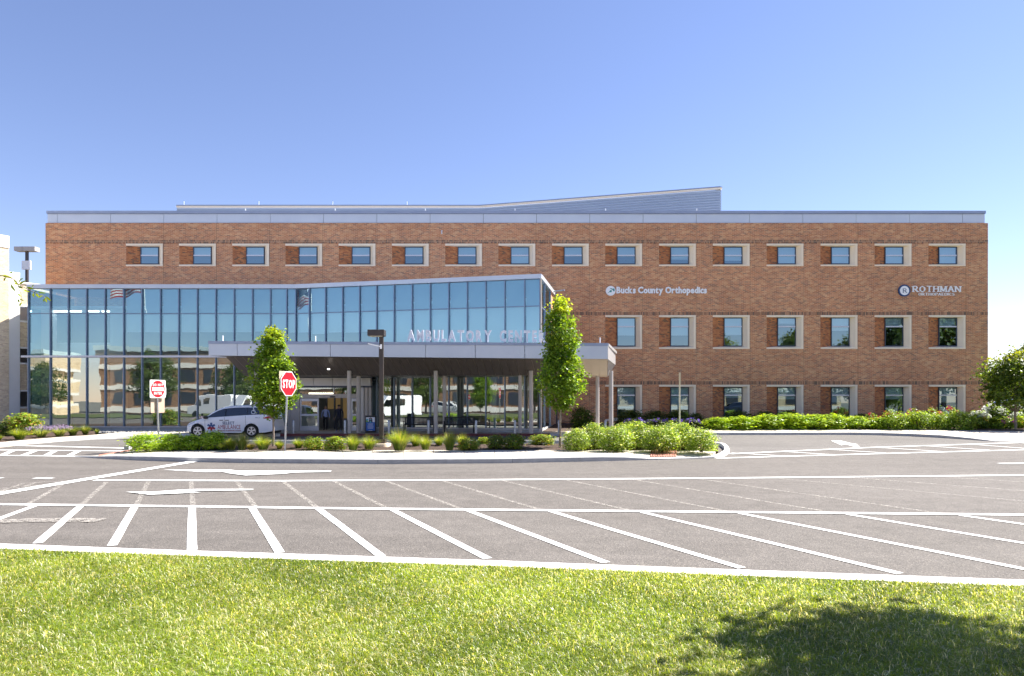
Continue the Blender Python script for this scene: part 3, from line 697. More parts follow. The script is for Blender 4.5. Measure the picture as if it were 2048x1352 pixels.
# return wall on the right
sd2 = (E2-E).normalized(); T1 = E+sd2*4.55; Tm = E+sd2*1.9
for a, b in ((E, Tm), (Tm, T1)):
    for z0, z1, m in ((ZS, ZT, 'glass'), (ZM, ZS, 'glass'), (ZB, ZM, 'glass_low')): pane(a, b, z0, z1, m)
for q in (Tm, T1): MB().box(q.x-.05, q.x+.06, q.y-.05, q.y+.05, ZB, ZT).build('mullion', 'mullion', gp)
for z in (ZS, ZM): rail(z, .06, 'mullion', 'transom', .03, E, T1, .08)
rail((ZT+ZC)/2, ZC-ZT, 'panel', 'coping', .12, E+sd2*.05, E2, .26)
rail(.2, .34, 'kerb', 'plinth', .0, E, E2, .3)
MB().box(E.x+.03, E.x+.11, E.y-.06, E.y+.02, ZB, ZT).build('corner_post', 'precast', gp)
a, b = T1+sd2*.06, E2
MB().face([(a.x, a.y, 0), (b.x, b.y, 0), (b.x, b.y, ZT), (a.x, a.y, ZT)]).build('brick_return', 'brick', gp)
MB().box(E2.x-.05, E2.x+.05, E2.y-.15, E2.y-.03, 0, ZT).build('downpipe', 'frame_dark', gp)
MB().face([(L0.x, GD, .1), (L0.x, GD, ZT), (L0.x, 46.9, ZT), (L0.x, 46.9, .1)]).build('pane', 'glass', gp)
MB().tube([(X(1108,42.6), 43.2, 8.86), (X(1129,42.6), 42.6, 8.86)], .05, 6).build('roof_arm', 'galv', gp)
# roof, floors, inner walls
rf = MB(); poly = [(L0.x+.02, GD+.1), (K.x, K.y+.12), (E.x-.1, E.y+.12), (E2.x-.1, 46.93), (L0.x+.02, 46.93)]
rf.use('panel_dark').prism(poly, ZC-.12, ZC-.05); rf.build('roof', None, gp)
it = MB(); ip = [(L0.x+.05, GD+.35), (K.x, K.y+.35), (E.x-.25, E.y+.35), (E2.x-.3, 46.8), (L0.x+.05, 46.8)]
it.use('interior_white').prism(ip, 7.75, 7.9); it.use('interior_white').prism(ip, 4.35, 4.62); it.use('interior').prism(ip, 0.0, .16)
it.use('interior').box(L0.x+.1, E2.x-.3, 46.6, 46.85, .17, 7.74); it.build('interior', None, gp)
MB().box(X(76, 43.6), X(101, 43.6), 43.6, 44.2, .16, 7.75).build('inner_column', 'interior_white', gp)
MB().box(X(222, 43.2), X(248, 43.2), 43.1, 43.6, .16, 7.75).build('inner_column', 'interior_white', gp)
MB().box(X(103, 44.6), X(222, 44.6), 44.6, 44.8, 4.62, 5.75).build('guard_wall', 'interior_white', gp)
for px, py, w in ((70,615,7),(120,620,30),(150,626,26),(188,632,20),(212,637,14)):
    p = P(px, py, 44.0); MB().box(p.x-w/2*.032, p.x+w/2*.032, 43.9, 44.05, 7.66, 7.74).build('ceiling_light', 'light_white', gp)
for px in (): q = gx(px); MB().box(q.x-.7, q.x+.7, q.y+1.2, q.y+1.3, 7.66, 7.74).build('ceiling_light', 'light_white', gp)
for q in (790, 905, 985, 1045):
    c = gx(q); MB().tube([(c.x, c.y+1.6, .16), (c.x, c.y+1.6, 4.35)], .2, 12).build('inner_column', 'interior_white', gp)
for a, b in zip(cuts[5:-1], cuts[6:]):
    A, B = gx(a), gx(b); d = (B-A).normalized(); n = Vector((-d.y, d.x))*.22; e = d*.05
    A2, B2 = A+n+e, B+n-e
    MB().bar((A2.x, A2.y, (ZS+ZT)/2), (B2.x, B2.y, (ZS+ZT)/2), .02, ZT-ZS-.04).build('spandrel_panel', 'spandrel', gp)
    pb_ = 664 if a < 500 else (rnd.choice([663, 665, 668, 671]) if a < 740 else rnd.choice([684, 690, 675, 684]))
    D = A.y; zb = max(5.2, Z(pb_, D)); zb = min(zb, ZS-.6)
    MB().bar((A2.x, A2.y, (ZS+zb)/2), (B2.x, B2.y, (ZS+zb)/2), .012, ZS-zb-.02).build('roller_shade', 'shade', gp)

# ================================================================== ENTRANCE (under the canopy)
VD = 40.6; ent = empty('entrance_doorway', (X(655, VD), VD, .15), label='grey aluminium automatic sliding entrance with panelled header under the canopy', cat='doorway')
vx = lambda px: X(px, VD); vz = lambda py: Z(py, VD)
g0 = .15
for a, b in ((590,627.5),(628.3,665),(665.8,697),(697.8,741)): MB().box(vx(a), vx(b), VD-.05, VD+.15, vz(771.5), vz(756)).build('header_panel', 'panel_warm', ent)
MB().box(vx(588), vx(743), VD-.02, VD+.3, vz(775.2), vz(771.6)).build('header_trim', 'frame_dark', ent)
MB().box(vx(588), vx(743), VD+.02, VD+.3, vz(755.9), 3.9).build('header_backing', 'frame_dark', ent)
MB().face([(vx(598), VD+.12, vz(787.5)), (vx(717), VD+.12, vz(787.5)), (vx(717), VD+.12, vz(775.4)), (vx(598), VD+.12, vz(775.4))]).build('transom_pane', 'glass_low', ent)
for px in (666.8,): MB().box(vx(px-.7), vx(px+.7), VD+.05, VD+.2, vz(787.5), vz(775.4)).build('transom_bar', 'frame_alu', ent)
MB().box(vx(598), vx(716), VD-.08, VD+.2, vz(796), vz(788)).build('header_bar', 'column', ent)
MB().box(vx(661), vx(671), VD-.13, VD-.08, vz(795), vz(792.6)).build('door_sensor', 'black_metal', ent)
MB().box(vx(614), vx(663), VD+.35, VD+.42, vz(788.2), vz(785.2)).build('light_bar', 'light_strip', ent)
def leaf_door(a, b, D, nm='door_leaf'):
    w = .085; zt, zb, zm = vz(797), g0+.02, vz(829.5)
    x0, x1 = vx(a), vx(b); m = MB()
    m.box(x0, x0+w, D, D+.07, zb, zt).box(x1-w, x1, D, D+.07, zb, zt).box(x0+w, x1-w, D, D+.07, zt-.16, zt).box(x0+w, x1-w, D, D+.07, zm-.07, zm+.05).box(x0+w, x1-w, D, D+.07, zb, zb+.28)
    o = m.build(nm, 'frame_alu', ent)
    for q0, q1 in ((zb+.28, zm-.07), (zm+.05, zt-.16)): MB().face([(x0+w, D+.035, q0), (x1-w, D+.035, q0), (x1-w, D+.035, q1), (x0+w, D+.035, q1)]).build('pane', 'glass_low', o)
leaf_door(600, 637.5, VD); leaf_door(702, 716, VD); leaf_door(637.5, 640, VD+.12, 'door_edge') if False else None
for a, b in ((590,599.5),(716.2,719)): MB().box(vx(a), vx(b), VD-.06, VD+.16, g0, vz(788) if a < 700 else vz(772)).build('door_post', 'column', ent)
for k, (a, b, dd) in enumerate(((719.2,727.5,.0),(728.5,735,.06),(736,741.5,.12))): MB().box(vx(a), vx(b), VD-.02+dd, VD+.2+dd, g0, vz(756.2)).build('side_panel', 'panel_warm' if k == 0 else 'column', ent)
for a, b in ((575,579.5),(580,589.5)): MB().box(vx(a), vx(b), VD+.05, VD+.25, g0, 3.9).build('side_panel', 'column', ent)
# vestibule inside
vb = MB(); vb.use('interior').box(vx(592), vx(592)+.05, VD+.3, 45.5, g0+.015, 3.2).box(vx(741)-.05, vx(741), VD+.3, 45.5, g0+.015, 3.2).box(vx(580), vx(752), 45.3, 45.4, g0+.015, 3.2)
vb.use('interior_white').box(vx(592), vx(741), VD+.3, 45.4, 3.05, 3.15); vb.build('vestibule_wall', None, ent)
MB().box(X(640,43.4), X(666,43.4), 45.2, 45.28, 1.4, 2.6).build('amber_panel', mat('amber_panel', (.45, .30, .12), .5, 0, .5, (.9, .6, .25), .03), ent)
for px in (653, 669): MB().box(X(px,43.2)-.05, X(px,43.2)+.05, 43.2, 43.3, g0+.02, 2.5).build('inner_door_post', 'frame_dark', ent)
MB().box(X(676,43.8), X(690,43.8), 45.1, 45.18, .8, 2.4).build('amber_panel', 'light_strip' if False else bpy.data.materials['amber_panel'], ent)

# ================================================================== CANOPY
FL = (X(417,36), 36.0); FR = (X(1216,35), 35.0)
cn = empty('entrance_canopy', (FL[0], FL[1], 0), label='long flat metal panelled entrance canopy on paired columns carrying the lettering', cat='canopy')
def cf(t, off=0.0):  # along the front edge
    d = Vector((FR[0]-FL[0], FR[1]-FL[1])).normalized(); n = Vector((d.y, -d.x))
    return Vector((FL[0]+(FR[0]-FL[0])*t, FL[1]+(FR[1]-FL[1])*t))+n*off
zt0, zt1, zb0, zb1 = Z(682,36), Z(686.2,35), Z(711,36), Z(718,35)
def cpx(px):
    k = (px-1024.0)/F; dx, dy = FR[0]-FL[0], FR[1]-FL[1]; return (k*FL[1]-FL[0])/(dx-k*dy)
cc = [417,474.5,567,660.5,758,851.5,950.5,1049.5,1133,1216]
for a, b in zip(cc[:-1], cc[1:]):
    t0, t1 = cpx(a), cpx(b); e = .0006; p, q = cf(t0+e, .0), cf(t1-e, .0); p2, q2 = cf(t0+e, -.12), cf(t1-e, -.12)
    zz = lambda t, u: (zt0+(zt1-zt0)*t)*(1-u)+(zb0+(zb1-zb0)*t)*u
    pts = [(v.x, v.y, z) for v, z in ((p, zz(t0, 1)), (q, zz(t1, 1)), (q, zz(t1, .17)), (p, zz(t0, .17)), (p2, zz(t0, 1)), (q2, zz(t1, 1)), (q2, zz(t1, .17)), (p2, zz(t0, .17)))]
    MB().raw(pts, [(0,1,2,3),(0,4,5,1),(3,2,6,7),(0,3,7,4),(1,5,6,2)]).build('fascia_panel', 'panel', cn)
p, q = cf(0, .02), cf(1, .02)
k = MB(); hh = .075
k.bar((p.x, p.y+.1, zt0-hh), (q.x, q.y+.1, zt1-hh), .24, .15); k.build('front_coping', 'panel_dark', cn)
RB = (X(1231,41), 41.0); BLk = (X(560,41.2), 41.2)
# right end fascia: two panels and a coping
rs = [Vector(FR), Vector(RB)]; dd_ = (rs[1]-rs[0])
for u0, u1 in ((.003, .5), (.505, 1.0)):
    a, b = rs[0]+dd_*u0, rs[0]+dd_*u1; n = dd_.normalized(); n = Vector((-n.y, n.x))*.12
    pts = [(a.x, a.y, zb1), (b.x, b.y, zb1), (b.x, b.y, zt1-.14), (a.x, a.y, zt1-.14), (a.x+n.x, a.y+n.y, zb1), (b.x+n.x, b.y+n.y, zb1), (b.x+n.x, b.y+n.y, zt1-.14), (a.x+n.x, a.y+n.y, zt1-.14)]
    MB().raw(pts, [(0,1,2,3),(0,4,5,1),(3,2,6,7),(0,3,7,4),(1,5,6,2)]).build('end_panel', 'panel_warm', cn)
MB().bar((FR[0]-.03, FR[1]+.24, zt1-.07), (RB[0]-.03, RB[1], zt1-.07), .22, .14).build('end_coping', 'panel_warm', cn)
# left end
a, b = Vector(FL), Vector((X(430,40.5)-.0, 40.5)); BLf = (X(545,41.0), 41.0)
MB().face([(FL[0], FL[1]+.01, zb0), (BLf[0], BLf[1], zb0), (BLf[0], BLf[1], zt0), (FL[0], FL[1]+.01, zt0)]).build('end_panel', 'panel', cn)
top = MB(); top.face([(FL[0], FL[1]+.05, zt0-.02), (FR[0]-.05, FR[1]+.05, zt1-.02), (RB[0]-.05, RB[1], zt1-.02), (BLf[0], BLf[1], zt0-.02)]).build('roof_deck', 'panel_dark', cn)
# soffit: a flat strip, then sloping boards, then flat to the wall
SN = 46
def srow(t):
    f = cf(t, -.12); zf = zb0+(zb1-zb0)*t+.01
    b0 = Vector(BLf)+(Vector((5.72, 41.0))-Vector(BLf))*t
    g = f+(b0-f)*.24; zg = zf-.0; h = f+(b0-f)*.52
    hz_ = 3.38
    return [(f.x, f.y, zf), (g.x, g.y, zg), (h.x, h.y, hz_), (b0.x, b0.y, hz_)]
def row_at(t): return srow(t)
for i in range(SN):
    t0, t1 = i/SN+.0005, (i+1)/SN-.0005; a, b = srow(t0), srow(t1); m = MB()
    mm = 'soffit_lit_and_seam' if i > SN*.90 else 'soffit'  # right-end boards take the colour with bounced light put in
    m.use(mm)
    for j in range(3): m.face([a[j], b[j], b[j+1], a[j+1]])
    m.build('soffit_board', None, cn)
bk_ = MB()
a, b = srow(0), srow(1)
for j in range(3): bk_.face([(x, y, z+.03) for x, y, z in (a[j], b[j], b[j+1], a[j+1])])
bk_.build('soffit_backing', 'soffit_lit_and_seam', cn)
e = srow(1.0); MB().face([(e[1][0]+.01, e[1][1], e[1][2]), (e[2][0]+.01, e[2][1], e[2][2]), (e[3][0]+.01, e[3][1], e[3][2]), (RB[0]-.02, RB[1], zb1)]).build('soffit_cheek', 'panel_warm', cn)
e = srow(0.0); MB().face([(e[1][0]-.01, e[1][1], e[1][2]), (e[2][0]-.01, e[2][1], e[2][2]), (e[3][0]-.01, e[3][1], e[3][2])]).build('soffit_cheek', 'soffit', cn)
for px, py in ((590,740),(663,740)):
    D = 38.0; p = P(px, py, D); MB().tube([(p.x, D-.6, 3.66), (p.x, D-.6, 3.72)], .07, 10).build('downlight', 'light_white', cn)
def column(px, D, w=.26, sq=False):
    x = X(px, D); m = MB()
    if sq: m.box(x-w/2, x+w/2, D-w/2, D+w/2, .15, 3.62)
    else: m.tube([(x, D, .15), (x, D, 3.62)], w/2, 20)
    m.build('column', 'column', cn)
for px, D, w in ((698.5,37.9,.24),(717,38.9,.25),(871.5,37.9,.24),(889,38.9,.22),(1040,38.4,.20),(1062,37.8,.24),(1195,38.8,.21),(1222,37.8,.24),(513,38.0,.24)): column(px, D, w)
for px, y0 in ((445.6,671),(631,672),(1200,675)):
    D = 37.2 if px > 500 else 36.6; MB().tube([(X(px,D), D, 4.8), (X(px,D), D, Z(y0, D))], .03, 6).build('roof_rod', 'white_metal', cn)
# lettering on the canopy
ls = empty('canopy_lettering', (cf(cpx(950)).x, cf(cpx(950)).y, zt1), label='free-standing white capital letters reading Ambulatory Center on top of the canopy', cat='sign')
ta, tb = cpx(812.5), cpx(1090.5); A, B = cf(ta, -.25), cf(tb, -.25); Ld = (B-A).length; dv = (B-A)/Ld
zt_at = lambda s: zt0+(zt1-zt0)*(ta+(tb-ta)*s/Ld)
M['letter_metal'] = mat('letter_metal', (.90, .90, .95), .4, .0)
for ch, vs, fs in letters('AMBULATORY CENTER', 0, Ld, 21.5*35.5/F, .040, .12, gap=.19, space=.42):
    pts = []
    for x, z, dd in vs:
        w = A+dv*x; pts.append((w.x, w.y-dd, zt_at(x)+.10+z))
    o = MB().raw(pts, fs).build('letter', 'letter_metal', ls)
    x0, x1 = min(v[0] for v in vs), max(v[0] for v in vs)
    pm = MB()
    for xx in ((x0+.08, x1-.08) if ch not in 'TYL' else ((x0+x1)/2,)):
        w = A+dv*xx; pm.box(w.x-.018, w.x+.018, w.y-.02, w.y+.02, zt_at(xx)-.03, zt_at(xx)+.10)
    pm.build('letter_foot', 'letter_metal', o)

# ================================================================== PARKING GARAGE (left edge)
ga = empty('parking_garage', (X(58,44.0), 44.0, 0), label='pale beige brick and concrete parking garage cut by the left edge of the picture', cat='building')
gdir = Vector((-math.cos(R(58)), -math.sin(R(58)))); gn = Vector((-gdir.y, gdir.x)); gn = gn if gn.y < 0 else -gn
G0 = Vector((X(58,44), 44.0))+gdir*-1.6
def gtile(t0, t1, z0, z1, m, nm, out=0.0, th=.3):
    a, b = G0+gdir*t0+gn*out, G0+gdir*t1+gn*out; n = -gn*th
    vs = [(a.x, a.y), (b.x, b.y), (b.x+n.x, b.y+n.y), (a.x+n.x, a.y+n.y)]
    o = MB().prism(vs, z0, z1).build(nm, m, ga); return o
def t_at(px):
    k = (px-1024)/F; return (k*G0.y-G0.x)/(gdir.x-k*gdir.y)
tt = [0, t_at(38.5), t_at(15.5), t_at(-120)]
Dm = lambda t: (G0+gdir*t).y
D1 = Dm((t_at(58)+tt[1])/2)
for a, b in ((568,610),(645,694),(729,780),(817,880)):
    z0, z1 = Z(b, D1), Z(a, D1)
    gtile(0, tt[1], max(0, z0), z1-.0, 'brick_beige', 'brick_band'); gtile(0, tt[1], z1, z1+.12, 'white_concrete', 'band_cap', .06); 
    if z0 > 0: gtile(0, tt[1], z0-.10, z0, 'white_concrete', 'band_sill', .04)
gtile(tt[1], tt[2], 0, Z(546, Dm(tt[1])), 'white_concrete', 'pier', .10, .5)
gtile(tt[2]+.01, tt[3], 0, Z(497, Dm(tt[2])), 'brick_beige', 'brick_tower', .2, 3.0)
gtile(tt[2]+.01, tt[3], Z(497, Dm(tt[2])), Z(473, Dm(tt[2])), 'white_concrete', 'tower_cap', .24, 3.0)
gtile(0, tt[2], 0, 8.3, 'interior', 'inner_wall', -3.0, .2)
for z in (.0, 3.0, 5.7): gtile(0, tt[2], z, z+.2, 'white_concrete', 'deck', -.35, 2.6)
# ================================================================== BUILDINGS ACROSS THE ROAD (seen in the glass)
def far_block(x0, x1, y0, y1, h, bands, m1, m2, name, label, wins=True):
    r = empty(name, ((x0+x1)/2, y0, 0), label=label, cat='building')
    MB().box(x0, x1, y1, y0, 0, h).build('wall', m1, r)
    MB().box(x0-.2, x1+.2, y1-.1, y0+.14, h, h+.7).build('parapet', 'white_concrete', r)
    for z in bands: MB().box(x0, x1, y0+.02, y0+.1, z, z+.7).build('stone_band', 'white_concrete', r)
    if wins:
        k = x0+2
        while k < x1-2.5:
            for z in bands[:-1]: MB().box(k, k+2.0, y0+.01, y0+.06, z+1.1, z+2.9).build('window', 'frame_dark', r)
            k += 3.6
    return r
far_block(-64, 6, -20, -45, 9.6, (.2, 3.6, 6.8), 'brick_tan', 0, 'brick_building', 'brown brick building across the road, seen only as a reflection in the glass wing')
far_block(12, 60, -30, -50, 6.5, (.2, 3.4), 'brick_beige', 0, 'brick_building', 'low beige brick building across the road, seen only in the lower window reflections')
fg = empty('parking_garage', (-85, -10, 0), label='beige banded parking garage across the road, reflected in the left end of the glass wing', cat='building')
for z0, z1, m in ((0,.9,'brick_beige'),(.9,1.3,'white_concrete'),(2.7,3.1,'white_concrete'),(3.1,4.6,'brick_beige'),(4.6,5.0,'white_concrete'),(6.2,6.6,'white_concrete'),(6.6,8.4,'brick_beige'),(8.4,9.0,'white_concrete')):
    MB().box(-110, -66, -12 if m == 'brick_beige' else -11.9, -20, z0, z1).build('brick_band' if 'b' == m[0] else 'concrete_band', m, fg)
for k in range(9): MB().box(-109+k*5.2, -108.3+k*5.2, -12.3, -19, 0, 8.4).build('pier', 'brick_beige', fg)
MB().box(-109, -67, -19.4, -19, 0, 8.3).build('inner_wall', 'frame_dark', fg)
# ================================================================== VEGETATION BUILDERS
DIAMOND = (np.array([(0,-.5,0),(.30,.0,.06),(0,.5,0),(-.30,.0,.06)], float), [(0,1,2),(0,2,3)])
MAPLE = (np.array([(0,-.5,0),(.22,-.22,.03),(.52,-.12,.05),(.30,.12,.04),(0,.55,-.04),(-.30,.12,.04),(-.52,-.12,.05),(-.22,-.22,.03)], float), [(0,1,7),(1,2,3),(1,3,4),(1,4,7),(7,4,5),(7,5,6)])
NARROW = (np.array([(0,-.5,0),(.12,.0,.03),(0,.5,-.03),(-.12,.0,.03)], float), [(0,1,2),(0,2,3)])
def fast_mesh(name, V, Fc, col, m, smooth=False):
    """V (n,3), Fc (k,3) triangles, col (n,3)"""
    me = bpy.data.meshes.new(name); me.vertices.add(len(V)); me.vertices.foreach_set('co', V.astype(np.float32).ravel())
    me.loops.add(Fc.size); me.loops.foreach_set('vertex_index', Fc.astype(np.int32).ravel())
    me.polygons.add(len(Fc)); me.polygons.foreach_set('loop_start', np.arange(0, Fc.size, 3, dtype=np.int32))
    me.update(calc_edges=True)
    at = me.color_attributes.new('Col', 'FLOAT_COLOR', 'POINT'); c4 = np.ones((len(V), 4), np.float32); c4[:, :3] = col; at.data.foreach_set('color', c4.ravel())
    me.materials.append(M[m]); return me
def leaves(name, Cn, Nm, size, col, shape=DIAMOND, m='leaf'):
    T, tf = shape; n = len(Cn); Nm = Nm/np.maximum(np.linalg.norm(Nm, axis=1, keepdims=True), 1e-6)
    r = NR.normal(size=(n, 3)); U = np.cross(Nm, r); U /= np.maximum(np.linalg.norm(U, axis=1, keepdims=True), 1e-6); Vv = np.cross(Nm, U)
    s = np.broadcast_to(np.asarray(size, float).reshape(-1, 1, 1), (n, 1, 1))
    V = Cn[:, None, :]+s*(T[None, :, 0:1]*U[:, None, :]+T[None, :, 1:2]*Vv[:, None, :]+T[None, :, 2:3]*Nm[:, None, :])
    k = len(T); Fc = (np.array(tf)[None]+np.arange(n)[:, None, None]*k).reshape(-1, 3)
    return fast_mesh(name, V.reshape(-1, 3), Fc, np.repeat(col, k, axis=0), m)
def cols(n, a, b, jit=.15):
    t = NR.random((n, 1)); c = np.array(a)*(1-t)+np.array(b)*t; return np.clip(c*(1+NR.normal(0, jit, (n, 1))), .005, 1)
def ob(name, me, parent=None, loc=(0,0,0)):
    o = bpy.data.objects.new(name, me); C.objects.link(o); o.parent = parent; o.location = loc; return o
GR1, GR2 = (.090, .180, .014), (.160, .245, .028)
def make_tree(name, label, base, prof, nleaf, lsize, trunk_r, trunk_top, c1=GR1, c2=GR2, seed=1, nclump=240, csd=.13, group=None, shape=MAPLE, skew=0.0, tips=True):
    """prof: list of (height, radius) in metres; crown grows on limbs from a tapered trunk"""
    rg = np.random.default_rng(seed); rr = random.Random(seed)
    t = empty(name, base, 0, label, 'tree', group)
    prof = sorted(prof); hs = np.array([p[0] for p in prof]); rs = np.array([p[1] for p in prof]); hmin, hmax = hs.min(), hs.max()
    tr = MB().use('bark'); x0, y0, z0 = base
    n = 9; pts = [(x0+rr.uniform(-.02, .02)+skew*i/n, y0+rr.uniform(-.02, .02), z0-.05+(trunk_top+.05)*i/n) for i in range(n+1)]
    tr.tube(pts, [trunk_r*(1-.75*i/n) for i in range(n+1)], 10)
    trunk = tr.build('trunk', None, t)
    cl = []; lb = MB().use('bark')
    while len(cl) < nclump:
        h = rg.uniform(hmin, hmax); R_ = np.interp(h, hs, rs)
        a = rg.uniform(0, 2*math.pi); lob = 1+.16*math.sin(3*a+h*2.1+seed)+.10*math.sin(5*a-h*3.7)
        if rg.random() > (R_/rs.max())**1.2+.10: continue
        r = R_*lob*math.sqrt(rg.uniform(.12, 1.0)); cl.append((r*math.cos(a), r*math.sin(a), h, R_))
    for k, (cx, cy, h, R_) in enumerate(cl):
        if k % 6: continue
        hb = max(hmin*.75, h-.9*math.hypot(cx, cy)-.15); fx = min(hb, trunk_top*.97); f = fx/trunk_top
        p0 = Vector((x0+skew*f, y0, z0+fx)); p1 = Vector((x0+cx, y0+cy, z0+h)); mid = (p0+p1)/2+Vector((cx*.12, cy*.12, -.03))
        lb.tube([p0, mid, p1], [trunk_r*.28, trunk_r*.17, trunk_r*.06], 5, False)
    lb.build('limb', None, t)
    cl = np.array(cl); per = nleaf//len(cl); idx = np.repeat(np.arange(len(cl)), per)
    sd_ = csd*(.6+.8*rg.random((len(cl), 1)))
    Cn = cl[idx, :3]+rg.normal(0, 1, (len(idx), 3))*sd_[idx]*np.array([1.15, 1.15, .75])
    Nm = rg.normal(0, .55, (len(idx), 3))+np.array([0, 0, .75])+Cn*np.array([.35, .35, 0])
    ctone = cols(len(cl), c1, c2, .10)[idx]
    cc_ = ctone*(1+rg.normal(0, .16, (len(idx), 1)))
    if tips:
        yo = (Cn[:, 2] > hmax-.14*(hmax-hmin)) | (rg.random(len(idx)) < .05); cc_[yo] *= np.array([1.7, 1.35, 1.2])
    me = leaves('crown', Cn, Nm, lsize*(.65+.6*rg.random(len(idx))), np.clip(cc_, .01, .5), shape)
    ob('crown', me, t); return t
def shrub_mesh(w, h, n, ls, c1, c2, d=None, seed=0, dome=1.0, shape=DIAMOND, shell=.55, tip_glint_col=None):
    d = d or w; rg = np.random.default_rng(seed)
    k = max(14, n//26); a = rg.uniform(0, 2*math.pi, k); u = rg.uniform(-1, 1, k); r = np.where(u > 0, np.sqrt(np.clip(1-np.abs(u)**2.3, 0, 1)), 1-.22*np.abs(u)**2)*rg.uniform(shell, 1, k)
    cl = np.stack([r*np.cos(a)*w/2*.86, r*np.sin(a)*d/2*.86, h*.48+u*h*.44*rg.uniform(.85, 1.12, k)], 1)
    idx = rg.integers(0, k, n); Cn = cl[idx]+rg.normal(0, 1, (n, 3))*np.array([w, d, h])*.075+rg.normal(0, 1, (n, 3))*ls*.45
    Cn[:, 2] = np.clip(Cn[:, 2], .03, None)
    Nm = (Cn-np.array([0, 0, h*.35]))*1.1/np.array([w, d, h])+rg.normal(0, .42, (n, 3))+np.array([0, 0, .35])
    c = 1.45*cols(k, c1, c2, .12)[idx]*(1+rg.normal(0, .18, (n, 1)))
    if tip_glint_col is not None:
        q = (rg.random(n) < .12); c[q] = np.array(tip_glint_col)*(1+rg.normal(0, .15, (q.sum(), 1)))
    return leaves('foliage', Cn, Nm, ls*(.6+.8*rg.random(n)), np.clip(c, .006, .7), shape)
def stems_mesh(w, h, seed=0, n=9):
    rr = random.Random(seed); mb = MB()
    for i in range(n):
        a = rr.uniform(0, 6.28); q = rr.uniform(.3, .8)
        mb.tube([(rr.uniform(-.04, .04), rr.uniform(-.04, .04), -.05), (w*.2*q*math.cos(a), w*.2*q*math.sin(a), h*.3), (w*.42*q*math.cos(a), w*.42*q*math.sin(a), h*.75)], [.014, .01, .004], 5, False)
    o = mb.build('stem', 'stem'); me = o.data; C.objects.unlink(o); bpy.data.objects.remove(o); return me
def tuft_mesh(w, h, n, c1, c2, seed=0, straw=.2, bw=.011, spread=1.0):
    rg = np.random.default_rng(seed); seg = 4
    a = rg.uniform(0, 2*math.pi, n); lean = rg.random(n)**.55*spread; L = h*(.75+.35*rg.random(n))
    br = rg.random(n)*w*.12; V = np.zeros((n, seg*2+1, 3)); t = np.linspace(0, 1, seg+1)
    side = np.stack([-np.sin(a), np.cos(a), np.zeros(n)], 1)
    for i in range(seg+1):
        out = br+w*.5*lean*t[i]**1.5; z = L*(t[i]-.55*lean*t[i]**2.4)
        c = np.stack([out*np.cos(a), out*np.sin(a), z], 1); wd = bw*(1-t[i]**1.5)*.5
        if i < seg: V[:, 2*i] = c-side*wd; V[:, 2*i+1] = c+side*wd
        else: V[:, 2*seg] = c
    tri = []
    for i in range(seg-1): tri += [(2*i, 2*i+1, 2*i+3), (2*i, 2*i+3, 2*i+2)]
    tri.append((2*seg-2, 2*seg-1, 2*seg)); k = 2*seg+1
    Fc = (np.array(tri)[None]+np.arange(n)[:, None, None]*k).reshape(-1, 3)
    col = cols(n, c1, c2, .18); q = rg.random(n) < straw; col[q] = np.array([.34, .29, .13])*(1+rg.normal(0, .12, (q.sum(), 1)))
    cv = np.repeat(col[:, None, :], k, 1); tipf = np.linspace(0, 1, k)[None, :, None]**2; cv = cv*(1-tipf*.18)+np.array([.28, .28, .10])*tipf*.18
    return fast_mesh('blades', V.reshape(-1, 3), Fc, cv.reshape(-1, 3), 'blade')

